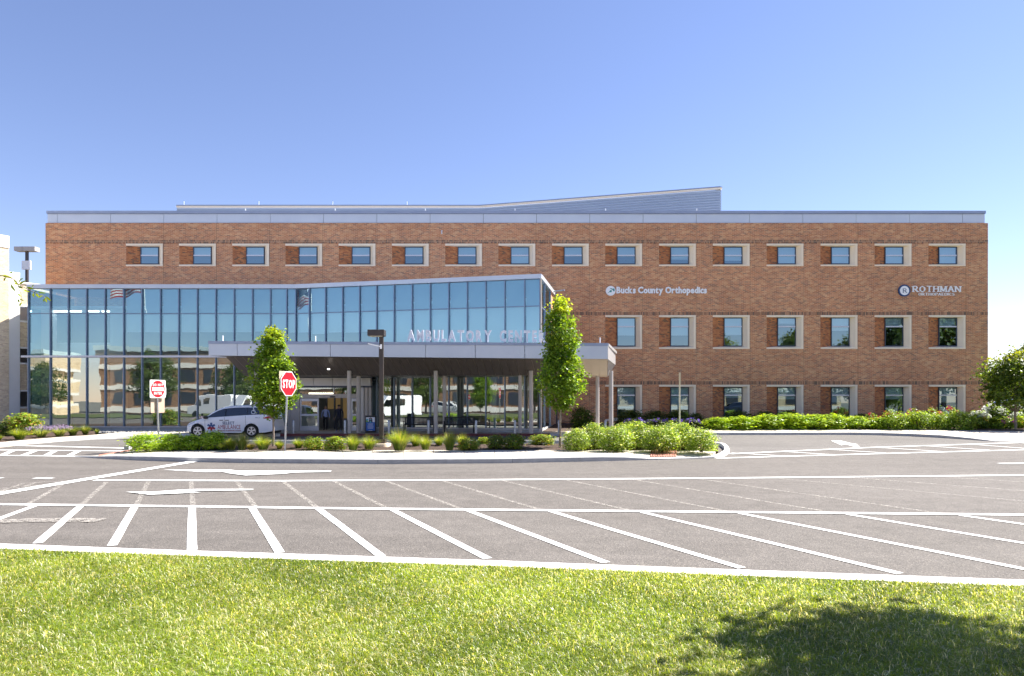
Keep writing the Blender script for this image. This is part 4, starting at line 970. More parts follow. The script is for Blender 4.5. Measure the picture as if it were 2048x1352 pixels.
# ================================================================== LAWN GRASS
def lawn_grass():
    n = 560000
    D = 3.9+(9.9-3.9)*NR.random(n)**1.25; x = (NR.random(n)*2-1)*(.80*D+1.3)
    kx = np.array([p[0] for p in kp]); ky = np.array([p[1]-.30 for p in kp]); edge = np.interp(x, kx, ky)
    keep = D < edge+.03*NR.random(n); x, D = x[keep], D[keep]; n = len(x)
    def patch(x, y, s, ph): return np.sin(x*s+ph)*np.cos(y*s*1.3+ph*2)+.6*np.sin(x*s*2.3+y*s*1.9+ph)+.4*np.sin(x*s*5.1-y*s*4.3)
    pt = patch(x, D, 1.1, .7); pf = patch(x, D, 4.2, 2.2)
    L = (.052+.045*NR.random(n))*(1+.14*np.tanh(pt)); a = NR.uniform(0, 2*math.pi, n); lean = .25+NR.random(n)**.8*1.25
    tall = NR.random(n) < .012; L[tall] *= 1.6
    Dd = np.stack([np.cos(a), np.sin(a), np.zeros(n)], 1); side = np.stack([-np.sin(a+NR.normal(0, .7, n)), np.cos(a), np.zeros(n)], 1)
    base = np.stack([x, D, np.full(n, LZ-.03)], 1); wd = (.0014+.0013*NR.random(n))[:, None]*(.7+.13*D[:, None])
    up = np.array([0, 0, 1.0])
    m1 = base+Dd*(L*lean*.35)[:, None]+up*(L*.62*(1-.25*lean))[:, None]; tp = base+Dd*(L*lean*.95)[:, None]+up*(L*np.clip(1-.55*lean, .1, 1))[:, None]
    V = np.stack([base-side*wd, base+side*wd, m1+side*wd*.85, m1-side*wd*.85, tp], 1)
    Fc = (np.array([(0,1,2),(0,2,3),(3,2,4)])[None]+np.arange(n)[:, None, None]*5).reshape(-1, 3)
    g = np.array([.105, .175, .018]); g2 = np.array([.22, .28, .040]); st = np.array([.66, .62, .42])  # st: straw, paled further to paint in whitish highlights
    t = np.clip(.6+.14*pt+NR.normal(0, .25, n), 0, 1)[:, None]; col = g*(1-t)+g2*t
    q = NR.random(n) < (.16+.05*np.tanh(pt+pf*.6)); col[q] = st*(1+NR.normal(0, .15, (q.sum(), 1)))
    lf = 1+.13*np.tanh(patch(x, D, .8, 4.1))+.07*patch(x, D, 2.6, 1.3)
    col = np.clip(col*lf[:, None]*(1+NR.normal(0, .15, (n, 1))), .01, .6); cv = np.repeat(col[:, None, :], 5, 1); cv[:, :2] *= .9
    o = ob('lawn_grass', fast_mesh('lawn_grass', V.reshape(-1, 3), Fc, cv.reshape(-1, 3), 'blade')); kind(o, 'stuff')
    o['label'] = 'short bright green mown lawn flecked with straw and painted highlights in the foreground'; o['category'] = 'grass'
lawn_grass()

# ================================================================== FOREGROUND ISLAND PLANTING
def tree_px(pts, s): return [((pts[-1][0]-y)/s*1.0, w/s) for y, w in pts]
sA = F/26.1; bA = G(547, 893, .22)
profA = [((893-y)/sA, .88*w/sA) for y, w in [(654,2),(664,9),(680,22),(700,31),(720,34),(745,42),(768,49),(788,46),(806,36),(820,22),(832,6)]]
make_tree('young_maple_tree', 'young pointed green maple with thin trunk partly hiding the white minivan', bA, profA, 12500, .10, .045, 3.4, seed=3, nclump=300, csd=.105)
sB = F/27.0; bB = G(1121, 893.5, .22)
profB = [((893.5-y)/sB, .90*w/sB) for y, w in [(607,2),(618,10),(630,24),(650,27),(670,32),(690,38),(704,33),(716,27),(728,34),(750,43),(768,48),(786,42),(800,32),(814,18),(823,5)]]
make_tree('young_maple_tree', 'taller narrow maple with waisted crown just right of the canopy lettering', bB, profB, 14000, .10, .05, 4.4, seed=8, nclump=330, csd=.10)
shr = {}
def shrub(px, py, wpx, hpx_, name, label, cat, group=None, var=0, c1=(.09,.15,.015), c2=(.17,.23,.03), ls=.055, n=2600, z=.19, tip_glint_col=None, D=None, blooms=None, shape=DIAMOND, deep=1.0):
    p = G(px, py, z) if D is None else Vector((X(px, D), D, z)); s = F/p.y; w, h = wpx/s, hpx_/s
    r = empty(name, p, rnd.uniform(0, 6.28), label, cat, group)
    key = (var, c1, c2, ls, n, tip_glint_col)
    if key not in shr: shr[key] = (shrub_mesh(1.0, 1.0, n, ls, c1, c2, seed=var*7+3, tip_glint_col=tip_glint_col, shape=shape), stems_mesh(1.0, 1.0, var))
    a, b = shr[key]
    o = ob('foliage', a, r); q = ob('stem', b, r)
    for k in (o, q): k.scale = (w, w*deep, h)
    return r, w, h
tuf = {}
def tuft(px, py, wpx, hpx_, label, group='ornamental grasses in the island bed', var=0, dark=False, z=.19, D=None, name='ornamental_grass', n=700, straw=.10):
    p = G(px, py, z) if D is None else Vector((X(px, D), D, z)); s = F/p.y; w, h = wpx/s, hpx_/s
    r = empty(name, p, rnd.uniform(0, 6.28), label, 'grass', group)
    key = (var, dark, n, straw)
    if key not in tuf: tuf[key] = tuft_mesh(1.75, 1.25, n, (.08,.14,.015) if not dark else (.05,.09,.02), (.16,.22,.03) if not dark else (.10,.15,.03), seed=var+5, straw=straw, bw=.016)
    o = ob('blades', tuf[key], r); o.scale = (w, w, h); return r
IS = 'shrubs in the island bed'
YG1, YG2 = (.12, .20, .014), (.22, .30, .035)
shrub(292, 900.5, 76, 33, 'leafy_shrub', 'bright green rounded shrub at the left tip of the island bed', 'shrub', IS, 1, YG1, YG2, .075)
shrub(345, 899, 60, 31, 'leafy_shrub', 'second green shrub from the left tip of the island, below the do not enter sign', 'shrub', IS, 2, YG1, YG2, .085)
shrub(384, 898, 46, 27, 'leafy_shrub', 'low green shrub in front of the front wheel of the minivan', 'shrub', IS, 1, YG1, YG2, .105)
shrub(424, 897.5, 62, 34, 'leafy_shrub', 'green shrub in front of the minivan doors, at the right end of the leafy clump', 'shrub', IS, 2, YG1, YG2, .085)
tuft(447, 900, 26, 15, 'low dark green grass mound in front of the leafy clump', var=1, dark=True)
tuft(463, 899.5, 28, 27, 'green grass tuft next to the low dark mound', var=2)
tuft(484, 900, 32, 33, 'upright dark green grass in front of the rear wheel of the minivan', var=3, dark=True)
tuft(501, 899.5, 22, 14, 'short straw coloured grass between two taller tufts', var=1, straw=.6)
tuft(526, 899.5, 40, 29, 'spreading grass tuft just left of the maple trunk that hides the minivan', var=2)
tuft(559, 897, 22, 17, 'small grass tuft between the pointed maple trunk and the stop sign pole', var=3)
tuft(597, 896, 28, 20, 'small grass tuft just right of the stop sign pole', var=1)
RS = dict(c1=(.08,.13,.015), c2=(.16,.22,.03), tip_glint_col=(.34,.20,.08))
shrub(627, 898, 42, 24, 'rounded_shrub', 'rounded yellow green shrub, first one right of the stop sign', 'shrub', IS, 3, ls=.085, **RS)
shrub(670, 899, 46, 25, 'rounded_shrub', 'spreading shrub with reddish tips left of the pair of grasses by the lamp post', 'shrub', IS, 4, ls=.095, **RS)
tuft(706, 900, 36, 31, 'taller of the two grass tufts left of the lamp post', var=2)
tuft(738, 898.5, 38, 27, 'grass tuft touching the lamp post footing on the left', var=3)
tuft(799, 901, 50, 44, 'largest pale green grass tuft, just right of the lamp post', var=1, n=800)
tuft(832, 894, 30, 27, 'dark small grass tuft behind and right of the largest tuft', var=2)
tuft(851, 899.5, 32, 29, 'pale grass tuft in front, second right of the lamp post', var=3)
tuft(878, 893, 24, 22, 'small grass tuft set back below the first bench', var=1)
tuft(899, 900.5, 34, 37, 'tall bright grass tuft in front of the gap between the benches', var=2)
tuft(925, 894, 30, 26, 'pale grass tuft behind the low shrub below the second bench', var=3)
shrub(938, 898.5, 46, 22, 'rounded_shrub', 'low yellow green shrub at the right end of the grass tufts', 'shrub', IS, 3, ls=.085, **RS)
shrub(967, 891, 28, 16, 'rounded_shrub', 'smallest shrub in the island bed, set back below the second bench', 'shrub', IS, 4, ls=.10, **RS)
shrub(992, 896.5, 40, 26, 'rounded_shrub', 'dark green rounded shrub, left one of the touching pair', 'shrub', IS, 5, (.05,.09,.012), (.11,.16,.02), .085, tip_glint_col=(.24,.22,.05))
shrub(1028, 897, 46, 28, 'rounded_shrub', 'dark green rounded shrub, right one of the touching pair', 'shrub', IS, 5, (.05,.09,.012), (.11,.16,.02), .085, tip_glint_col=(.24,.22,.05))
shrub(1083, 891.5, 54, 22, 'rounded_shrub', 'wide low open shrub just left of the taller maple trunk', 'shrub', IS, 4, ls=.085, **RS)
HG = 'hedge shrubs at the right end of the island'
hx = [(1152,899,62,40),(1188,896,66,47),(1232,900.5,76,49),(1278,896,72,50),(1322,901,80,50),(1368,897,70,48),(1402,902,70,44),(1256,892,60,47),(1345,892,64,47)]
hl = ['glossy green hedge shrub touching the taller maple trunk','glossy hedge shrub, second right of the taller maple trunk','glossy hedge shrub below the first ground floor window','glossy hedge shrub left of the thin beige post, set back','glossy hedge shrub in front just left of the thin beige post','glossy hedge shrub just right of the thin beige post','glossy rounded hedge shrub at the right end of the island','hedge shrub at the back, below the purple flowers','hedge shrub at the back, directly around the thin beige post']
for (a, b, c_, d_), l in zip(hx, hl): shrub(a, b, c_, d_, 'hedge_shrub', l, 'shrub', HG, (int(a) % 3)+6, (.075,.13,.016), (.17,.235,.04), .060, n=4200, tip_glint_col=(.55,.60,.40))  # pale leaves: variegation, with white glints painted into the leaf colour

# ================================================================== BEDS ALONG THE BUILDING
BG = 'yellow green shrubs along the right pavement'
for k, (a, b, c_, d_, l) in enumerate([(1437,858,52,22,'low lime green shrub at the left end of the pavement bed'),(1484,858,60,24,'lime green shrub below the third ground floor window'),(1535,857.5,62,27,'lime green shrub left of the fourth ground floor window'),(1584,857.5,60,29,'lime green shrub under the fourth ground floor window'),(1630,857.5,58,27,'lime green shrub between the fourth and fifth ground floor windows'),(1668,857.5,48,28,'lime green shrub below the fifth ground floor window'),(1712,857.5,46,24,'lime green shrub left of the first red flowers'),(1752,857.8,44,22,'low green shrub in front of the red flowers')]):
    shrub(a, b, c_*1.3, d_, 'leafy_shrub', l, 'shrub', BG, 1+(k % 2), (.10,.17,.012), (.20,.27,.025), .095, z=.25)
for k, (a, b, c_, d_, l) in enumerate([(1790,858.3,56,34,'dense green shrub, first of the taller row in front of the red flowers'),(1838,858.4,58,35,'dense green shrub, second of the taller row in front of the red flowers'),(1883,858.8,52,33,'dense green shrub in front of the last ground floor window'),(1922,859.4,56,37,'tallest dense green shrub beside the white hydrangeas')]):
    shrub(a, b, c_, d_, 'leafy_shrub', l, 'shrub', 'taller shrubs in front of the red flowers', 3+(k % 2), (.08,.14,.016), (.16,.22,.035), .075, z=.26)
DG1, DG2 = (.030,.055,.010), (.06,.095,.018)
for k, (a, b, c_, d_, D, l) in enumerate([(1262,846,64,29,44.6,'clipped dark green hedge shrub under the first ground floor window'),(1312,846,62,28,44.8,'clipped dark green hedge shrub between the first two ground floor windows'),(1358,846,56,29,44.5,'clipped dark green hedge shrub under the second ground floor window'),(1392,848,36,24,44.2,'small dark green shrub ending the first clipped hedge'),(1483,848,50,27,44.8,'dark clipped shrub under the third ground floor window'),(1530,848,52,27,44.8,'dark clipped shrub right of the third ground floor window'),(1578,848,50,28,44.8,'dark clipped shrub under the fourth ground floor window'),(1636,848,34,21,45,'dark low shrub left of the fifth ground floor window'),(1722,848,38,22,45,'dark low shrub right of the fifth ground floor window'),(1782,848,46,24,45,'dark shrub under the sixth ground floor window'),(1850,848,40,26,45,'dark shrub left of the last ground floor window')]):
    shrub(a, 0, c_, d_, 'clipped_shrub', l, 'shrub', 'dark clipped shrubs against the brick wall', 5+(k % 2), DG1, DG2, .075, z=.36, D=D)
r_, w_, h_ = shrub(1163, 0, 50, 38, 'flowering_shrub', 'dark green bush with faded pink blooms right of the taller maple', 'shrub', None, 7, DG1, (.07,.11,.02), .085, z=.30, D=43.5)
def blossoms(root, w, h, n, c1, c2, rad, seed, name='flower_head', petal=34, flat=.7, zr=(.55, 1.05), single=True, spread=.5):
    rr = random.Random(seed); pm = None
    P0 = NR.normal(size=(petal, 3)); P0 /= np.linalg.norm(P0, axis=1, keepdims=True); 
    me = leaves('petals', P0*np.array([1, 1, flat]), P0+NR.normal(0, .25, P0.shape), .8+.3*NR.random(petal), cols(petal, c1, c2, .08), DIAMOND, 'petal')
    for k in range(n):
        a = rr.uniform(0, 6.28); q = rr.random()**.5*spread; z = h*rr.uniform(*zr)*(1-.35*(q/spread)**2)
        o = ob(name, me, root, (w*q*math.cos(a), w*q*math.sin(a), z)); s = rad*rr.uniform(.7, 1.15); o.scale = (s, s, s); o.rotation_euler = (rr.uniform(-.4, .4), rr.uniform(-.4, .4), rr.uniform(0, 6))
blossoms(r_, w_, h_, 12, (.35,.20,.14), (.45,.30,.22), .085, 5, zr=(.6, .95))
# purple flowers, red flowers, hydrangeas
for k, (px, w, l) in enumerate([(1268,44,'purple flowering clump at the left end behind the island hedge'),(1308,44,'purple flowering clump in the middle behind the island hedge'),(1346,38,'purple flowering clump just left of the thin beige post'),(1380,44,'purple flowering clump just right of the thin beige post')]):
    r_, w_, h_ = shrub(px, 0, w, 17, 'purple_flowers', l, 'flowers', 'purple flowers in front of the dark hedge', 7, DG1, (.07,.10,.02), .09, z=.30, D=42.6, n=1400)
    blossoms(r_, w_, h_, 22, (.26,.16,.70), (.36,.24,.80), .075, k, petal=12, zr=(.75, 1.2))
for k, (px, w, D, hh, l) in enumerate([(1745,30,41.6,27,'red rose bush left of the sixth ground floor window, the leftmost red one'),(1782,34,42.4,33,'red rose bush under the sixth ground floor window'),(1826,34,42.6,35,'red rose bush between the last two ground floor windows'),(1866,34,42.6,37,'red rose bush left of the last ground floor window'),(1902,34,42.6,38,'red rose bush under the last ground floor window, the rightmost red one')]):
    r_, w_, h_ = shrub(px, 0, w, hh, 'rose_bush', l, 'rose bush', 'red rose bushes along the wall', 8, (.06,.11,.015), (.12,.17,.03), .10, z=.32, D=D, n=1300)
    blossoms(r_, w_, h_, 13, (.55,.01,.05), (.68,.03,.09), .085, k+20, petal=16, zr=(.85, 1.1))
for k, (px, w, D, hh, l) in enumerate([(1958,34,42.0,33,'white hydrangea at the corner of the brick wall'),(1988,42,42.6,44,'white hydrangea in the middle of the corner group'),(2022,44,42.4,42,'white hydrangea behind the tree trunk at the right edge'),(2056,44,42.6,40,'white hydrangea cut by the right edge of the picture')]):
    r_, w_, h_ = shrub(px, 0, w, hh, 'hydrangea', l, 'hydrangea', 'white hydrangeas at the building corner', 7, (.06,.11,.015), (.13,.19,.03), .11, z=.30, D=D, n=1600)
    blossoms(r_, w_, h_, 17, (.80,.82,.72), (.88,.89,.84), .19, k+40, petal=46, zr=(.65, 1.05), flat=.75)
r_, w_, h_ = shrub(2012, 0, 30, 24, 'hydrangea', 'low hydrangea with a few magenta heads left of the right-hand tree trunk', 'hydrangea', None, 7, (.06,.11,.015), (.13,.19,.03), .12, z=.27, D=40.9, n=1300)
blossoms(r_, w_, h_, 8, (.50,.12,.42), (.62,.22,.55), .12, 77, petal=36, zr=(.75, 1.0))
r_, w_, h_ = shrub(1964, 0, 28, 24, 'flowering_shrub', 'small bush with yellow flowers beside the magenta hydrangea', 'shrub', None, 7, (.06,.11,.015), (.13,.19,.03), .12, z=.27, D=40.8, n=1200)
blossoms(r_, w_, h_, 9, (.60,.40,.03), (.66,.48,.06), .06, 78, petal=14, zr=(.8, 1.05))
shrub(1990, 0, 30, 22, 'leafy_shrub', 'green shrub between the yellow and the magenta flowers', 'shrub', None, 1, (.07,.12,.012), (.14,.2,.025), .095, z=.27, D=40.7)
shrub(2050, 0, 40, 26, 'leafy_shrub', 'orange tipped shrub right of the tree trunk, cut by the right edge', 'shrub', None, 3, ls=.085, z=.27, D=41.0, **RS)
tR = Vector((X(2031,40.0), 40.0, .22)); sR = F/40.0
make_tree('street_tree', 'round headed broadleaf tree with dark crown at the right edge of the picture', tR, [((852-y)/sR, w/sR) for y, w in [(698,8),(706,26),(720,44),(740,60),(765,62),(785,58),(797,44),(803,20)]], 9000, .15, .08, 3.6, (.045,.085,.012), (.10,.15,.02), seed=12, nclump=230, csd=.22)
# left bed
shrub(46, 0, 66, 42, 'flowering_shrub', 'large green bush with salmon tips at the corner of the garage', 'shrub', None, 4, z=.2, D=35.2, ls=.095, **RS)
shrub(10, 0, 36, 26, 'leafy_shrub', 'dark green bush at the left edge below the garage wall', 'shrub', None, 5, DG1, DG2, .085, z=.2, D=34.8)
tuft(39, 0, 36, 23, 'ball of green ornamental grass in front of the salmon tipped bush', None, 1, z=.17, D=31.8)
tuft(-2, 0, 16, 13, 'tiny grass tuft cut by the left edge', None, 2, z=.17, D=30.9)
tuft(146, 0, 26, 21, 'small grass clump right of the lavender', 'grasses in the left bed', 3, z=.17, D=35.5, dark=True)
tuft(171, 0, 22, 20, 'second small grass clump right of the lavender', 'grasses in the left bed', 1, z=.17, D=36.2, dark=True)
tuft(194, 0, 11, 11, 'last tiny grass clump before the pebble strip', 'grasses in the left bed', 2, z=.17, D=37.0, dark=True)
for k, (px, D, w, l) in enumerate(((82,33.8,46,'lavender clump with purple spikes, left one of two'),(119,34.6,42,'lavender clump with purple spikes, right one of two'))):
    p = Vector((X(px, D), D, .17)); r = empty('lavender', p, 0, l, 'lavender', 'lavender in the left bed')
    s = F/D; me = tuft_mesh(1.35, 1.2, 300, (.12,.17,.06), (.20,.25,.10), seed=30+k, straw=.1, bw=.02); o = ob('stems', me, r); o.scale = (w/s, w/s, 20/s)
    n = 300; a = NR.uniform(0, 6.28, n); q = NR.random(n)**.6*.62; Cn = np.stack([q*w/s*np.cos(a), q*w/s*np.sin(a), (23/s)*(1.02-.45*q)*(.8+.3*NR.random(n))], 1)
    ob('flower_spikes', leaves('flower_spikes', Cn, NR.normal(size=(n, 3)), .09, cols(n, (.34,.24,.42), (.46,.36,.50)), NARROW, 'petal'), r)['kind'] = 'stuff'

# trees outside the picture: the one whose shade falls on the lawn, and those mirrored in the glass
make_tree('shade_tree', 'broad tree outside the picture on the right that casts the shade on the lawn', Vector((8.0, 5.4, LZ)), [(4.3,.5),(4.8,1.7),(5.5,2.3),(6.4,2.3),(7.0,1.9),(7.6,1.0),(7.9,.2)], 15000, .17, .16, 6.4, (.05,.09,.012), (.10,.15,.02), seed=21, nclump=230, csd=.25)
bt = None
for k, (x, y, s) in enumerate([(26,-12,1.0),(33,-16,1.25),(39,-13,1.1),(47,-17,1.35),(54,-14,1.2),(20,-17,.8),(61,-18,1.3),(-22,-14,.8),(-40,-13,.75),(-52,-14,.9),(-64,-9,.7),(60,-11,1.75),(68,-13,1.9),(77,-12,1.8)]):
    if bt is None:
        bt = make_tree('broadleaf_tree', 'x', Vector((x, y, 0)), [(2.2,.8),(3.2,2.4),(4.6,3.2),(6.4,3.1),(8.0,2.2),(9.4,1.0),(9.9,.2)], 8000, .30, .22, 7.5, (.035,.065,.010), (.08,.12,.02), seed=33, nclump=220, csd=.48, group='trees across the road seen only in reflections')
        t = bt
    else: t = copy_tree(bt); t.location = (x, y, 0)
    t.scale = (s, s, s); t.rotation_euler = (0, 0, k*1.3); t['label'] = 'reflected broadleaf tree behind the viewer, '+['left end of the low beige building','second along the low beige building','middle of the low beige building','tall, right half of the beige building','right end of the beige building','short, right of the brown brick building','farthest right','first along the brown brick building','second along the brown brick building','third along the brown brick building','beside the banded garage','very tall, in front of the beige building end','very tall, second one right of the beige building','very tall, rightmost of all'][k]
for k, (px, D, s, l) in enumerate([(2075,66,.75,'hazy tree beyond the right end of the building, nearer one'),(2120,80,1.05,'taller tree beyond the right end, outside the frame'),(2040,118,.8,'distant tree low behind the parked cars on the right'),(1992,126,.62,'small distant tree showing beside the brick corner')]):
    t = copy_tree(bt); t.location = (X(px, D), D, .36); t.scale = (s, s, s); t.rotation_euler = (0, 0, k*2.1); t['label'] = l; t['group'] = 'trees beyond the right end of the building'
# ================================================================== WILLOW BRANCH (upper left) AND ITS TREE
wt_ = empty('willow_tree', (-6.2, 3.2, LZ), label='willow whose leafy twig hangs into the picture at the left edge', cat='tree')
MB().tube([(-6.2, 3.2, .05), (-6.15, 3.25, 1.6), (-6.1, 3.3, 3.4)], [.16, .13, .09], 12).build('trunk', 'bark', wt_)
TD = 4.0
tw = lambda x, y, o=0: P(x/16.9, 540+y/16.9, TD+o)
MB().tube([(-6.1, 3.3, 3.2), (-4.9, 3.6, 3.25), (-3.7, 3.95, 2.95), tw(-120, 150), tw(230, 235), tw(470, 310), tw(620, 480), tw(760, 560), tw(950, 650), tw(1200, 780), tw(1440, 860), tw(1530, 960)], [.05,.03,.010,.0035,.003,.0028,.0026,.0024,.002,.002,.0016,.001], 6).build('branch', 'bark', wt_)
MB().tube([tw(620, 480), tw(640, 640), tw(720, 850), tw(740, 1000), tw(700, 1130)], [.002,.0016,.0014,.0012,.001], 5).build('twig', 'bark', wt_)
LV = [((0,170),(430,260)),((-200,130),(60,215)),((360,450),(520,740)),((470,320),(580,430)),((600,520),(900,340)),((640,430),(720,300)),((780,660),(1010,750)),((880,570),(1170,650)),((1100,610),(1130,480)),((1140,760),(1140,930)),((1210,780),(1320,930)),((1290,790),(1320,960)),((1310,950),(1440,850)),((1260,760),(1570,780)),((1510,950),(1480,1090)),((1530,900),(1590,1110)),((1540,880),(1730,1050)),((630,780),(700,910)),((650,970),(640,1110)),((760,1090),(650,1230)),((680,960),(800,1050)),((480,420),(620,500)),((560,290),(590,200)),((600,540),(780,620)),((1180,770),(1240,700)),((220,240),(120,380)),((340,120),(430,70)),((690,350),(780,270))]
V = []; Fc = []; Co = []
for (a, b) in LV:
    off = rnd.uniform(-.05, .05); p, q = tw(*a, off), tw(*b, off+rnd.uniform(-.03, .03)); d = (q-p); L = d.length; d.normalize(); sdv = d.cross(Vector((rnd.uniform(-.4,.4), -1, rnd.uniform(-.2,.4)))).normalized()
    i = len(V); w = .0045+L*.035; mid = p.lerp(q, .45)+Vector((0, -.006, 0)); m2 = p.lerp(q, .75)
    V += [p, mid+sdv*w, m2+sdv*w*.7, q, m2-sdv*w*.7, mid-sdv*w]; Fc += [(i, i+1, i+5), (i+1, i+2, i+5), (i+2, i+4, i+5), (i+2, i+3, i+4)]
    c = rnd.choice([(.20,.27,.02),(.26,.32,.03),(.10,.17,.03)]); Co += [c]*6
me = fast_mesh('leaves', np.array([tuple(v-Vector((-6.2, 3.2, LZ))) for v in V]), np.array(Fc), np.array(Co), 'leaf'); ob('leaves', me, wt_)
n = 2600; a = NR.uniform(0, 6.28, n); q = NR.random(n)**.5; Cn = np.stack([-.6+1.5*q*np.cos(a), -1.2+1.6*q*np.sin(a), 3.2+NR.normal(0, .6, n)], 1)
ob('leaves', leaves('leaves', Cn, NR.normal(size=(n, 3)), .14, cols(n, (.10,.17,.03), (.22,.28,.03)), NARROW), wt_)

# ================================================================== LAMP POST
p = G(763, 893.5, .2); lp = empty('lamp_post', p, label='dark bronze square lamp post with box head on a round concrete footing', cat='lamp post')
MB().tube([(p.x, p.y, .0), (p.x, p.y, .33)], .36, 32).build('footing', 'precast', lp)
MB().box(p.x-.17, p.x+.17, p.y-.17, p.y+.17, .33, .50).build('base_cover', 'bronze', lp)
MB().box(p.x-.075, p.x+.075, p.y-.075, p.y+.075, .50, 4.68).build('pole', 'bronze', lp)
h = MB(); zt = Z(660, p.y); h.box(p.x-.50, p.x+.14, p.y-.24, p.y+.20, zt-.24, zt); o = h.build('lamp_head', 'bronze', lp); bevel(o, .02)
MB().box(p.x-.42, p.x+.06, p.y-.18, p.y+.14, zt-.262, zt-.235).build('lens', mat('lamp_lens', (.6, .58, .5), .3), lp)
MB().bar((p.x-.50, p.y-.09, Z(687.5, p.y)), (p.x-.02, p.y-.09, Z(693.5, p.y)), .045, .045).build('bracket', 'white_metal', lp)
MB().box(p.x-.045, p.x+.03, p.y-.11, p.y-.076, Z(698, p.y), Z(689, p.y)).build('clamp', 'white_metal', lp)
# rooftop lamp of the garage
D = 56.0; q = P(54, 570, D); gl = empty('lamp_post', (q.x, D, 6), label='twin-head lamp post with a white box rising above the garage roof at upper left', cat='lamp post')
MB().box(q.x-.09, q.x+.09, D-.09, D+.09, 6, Z(500, D)).build('pole', 'bronze', gl)
for x0, x1 in ((33, 50), (49.5, 74.5)):
    o = MB().box(X(x0, D), X(x1, D), D-.3, D+.3, Z(503, D), Z(494.5, D)).build('lamp_head', 'column', gl)
MB().box(X(47.5, D), X(64.5, D), D-.25, D-.1, Z(540, D), Z(522.5, D)).build('junction_box', 'white_metal', gl)

# ================================================================== ROAD SIGNS
M['sign_red'] = mat('sign_red', (.42, .004, .016), .45); M['sign_white'] = mat('sign_white', (.80, .80, .80), .45)
M['sign_tan'] = noisy('sign_back', (.52, .40, .30), (.58, .47, .36), 3, .6)
def ngon(n, r, rot=0.0): return [(r*math.cos(rot+2*math.pi*k/n), r*math.sin(rot+2*math.pi*k/n)) for k in range(n)]
def plate(mb, poly, y, th, m):
    mb.use(m); n = len(poly); a = [(x, y, z) for x, z in poly]; b = [(x, y+th, z) for x, z in poly]
    mb.raw(a+b, [tuple(range(n)), tuple(reversed(range(n, 2*n)))]+[(i, (i+1) % n, n+(i+1) % n, n+i) for i in range(n)])
def rrect(w, h, r, n=5):
    out = []
    for cx, cz, a0 in ((w/2-r, h/2-r, 0), (-w/2+r, h/2-r, 90), (-w/2+r, -h/2+r, 180), (w/2-r, -h/2+r, 270)):
        out += [(cx+r*math.cos(R(a0+90*k/n)), cz+r*math.sin(R(a0+90*k/n))) for k in range(n+1)]
    return out
def shift(poly, dz, dx=0): return [(x+dx, z+dz) for x, z in poly]
def stop_plate(root, z, r, y=-.05, sgn=1):
    """local coordinates; the face looks to -Y (sgn 1) or +Y"""
    o = MB(); plate(o, shift(ngon(8, r, math.pi/8), z), y*sgn, .006*sgn, 'sign_white'); a = o.build('sign_plate', None, root, (0,0,0))
    o = MB(); plate(o, shift(ngon(8, r*.93, math.pi/8), z), (y-.004)*sgn, .003*sgn, 'sign_red'); o.build('sign_face', None, a, (0,0,0))
    o = MB(); flat_text(o, 'STOP', -.72*r, .72*r, z-.30*r, .60*r, y-.0075, .035, fn=(lambda q: (q[0]*sgn, q[1]*sgn, q[2]))); o.build('lettering', 'sign_white', a, (0,0,0))
    return a
def pole(root, h, lean, r=.035, z0=-.15):
    o = MB().tube([(lean*(z0/h), 0, z0), (lean, 0, h)], r, 10).build('pole', 'galv', root, (0,0,0)); return o
def face_dir(pos, deg):   # turn a root so that its -Y side looks deg to the right of the direction to the camera
    return math.atan2(-pos.y, -pos.x)+math.pi/2+R(deg)
p = G(570, 900, .17); s = F/p.y; rz = face_dir(p, 53)
st = empty('stop_sign', p, rz, 'red octagonal stop sign turned to the right, in front of the pointed maple', 'sign')
r8 = 24.6/s/math.cos(math.pi/8); zc = (900-767.3)/s
pole(st, (900-745)/s, .16); stop_plate(st, zc, r8); st.children[-1].location.x = .15
o = MB(); plate(o, shift(rrect(.76, .76, .04), zc+.08), .05, .006, 'sign_tan'); b = o.build('rear_plate', None, st, (0,0,0)); b.location.x = .12
# do not enter sign, with a stop sign and a no-turn sign on its other side
p = G(318, 894, .2); s = F/p.y; rz = face_dir(p, 38)
dn = empty('do_not_enter_sign', p, rz, 'white and red do not enter sign above a tan sign back, left of the minivan', 'sign')
pole(dn, (894-765)/s, -.10); zc = (894-778)/s; hs = 36.0/s
o = MB(); plate(o, shift(rrect(hs*.98, hs, .05), zc), -.05, .006, 'sign_white'); a = o.build('sign_plate', None, dn, (0,0,0)); a.location.x = -.09
o = MB(); plate(o, shift([(x*.93, z) for x, z in ngon(36, hs*.46)], zc), -.056, .004, 'sign_red'); o.build('sign_face', None, a, (0,0,0))
o = MB(); plate(o, [(-hs*.36, zc-.075), (hs*.36, zc-.075), (hs*.36, zc+.06), (-hs*.36, zc+.06)], -.062, .004, 'sign_white')
flat_text(o, 'DO NOT', -hs*.32, hs*.32, zc+hs*.16, hs*.135, -.063, .03); flat_text(o, 'ENTER', -hs*.25, hs*.25, zc-hs*.31, hs*.145, -.063, .03); o.build('lettering', 'sign_white', a, (0,0,0))
z2 = (894-810.5)/s
o = MB(); plate(o, shift(rrect(.60, .58, .04), z2), .045, .006, 'sign_tan'); b = o.build('lower_plate', None, dn, (0,0,0)); b.location.x = -.02
k = stop_plate(dn, zc-.08, .36, -.06, -1); k.location.x = .02
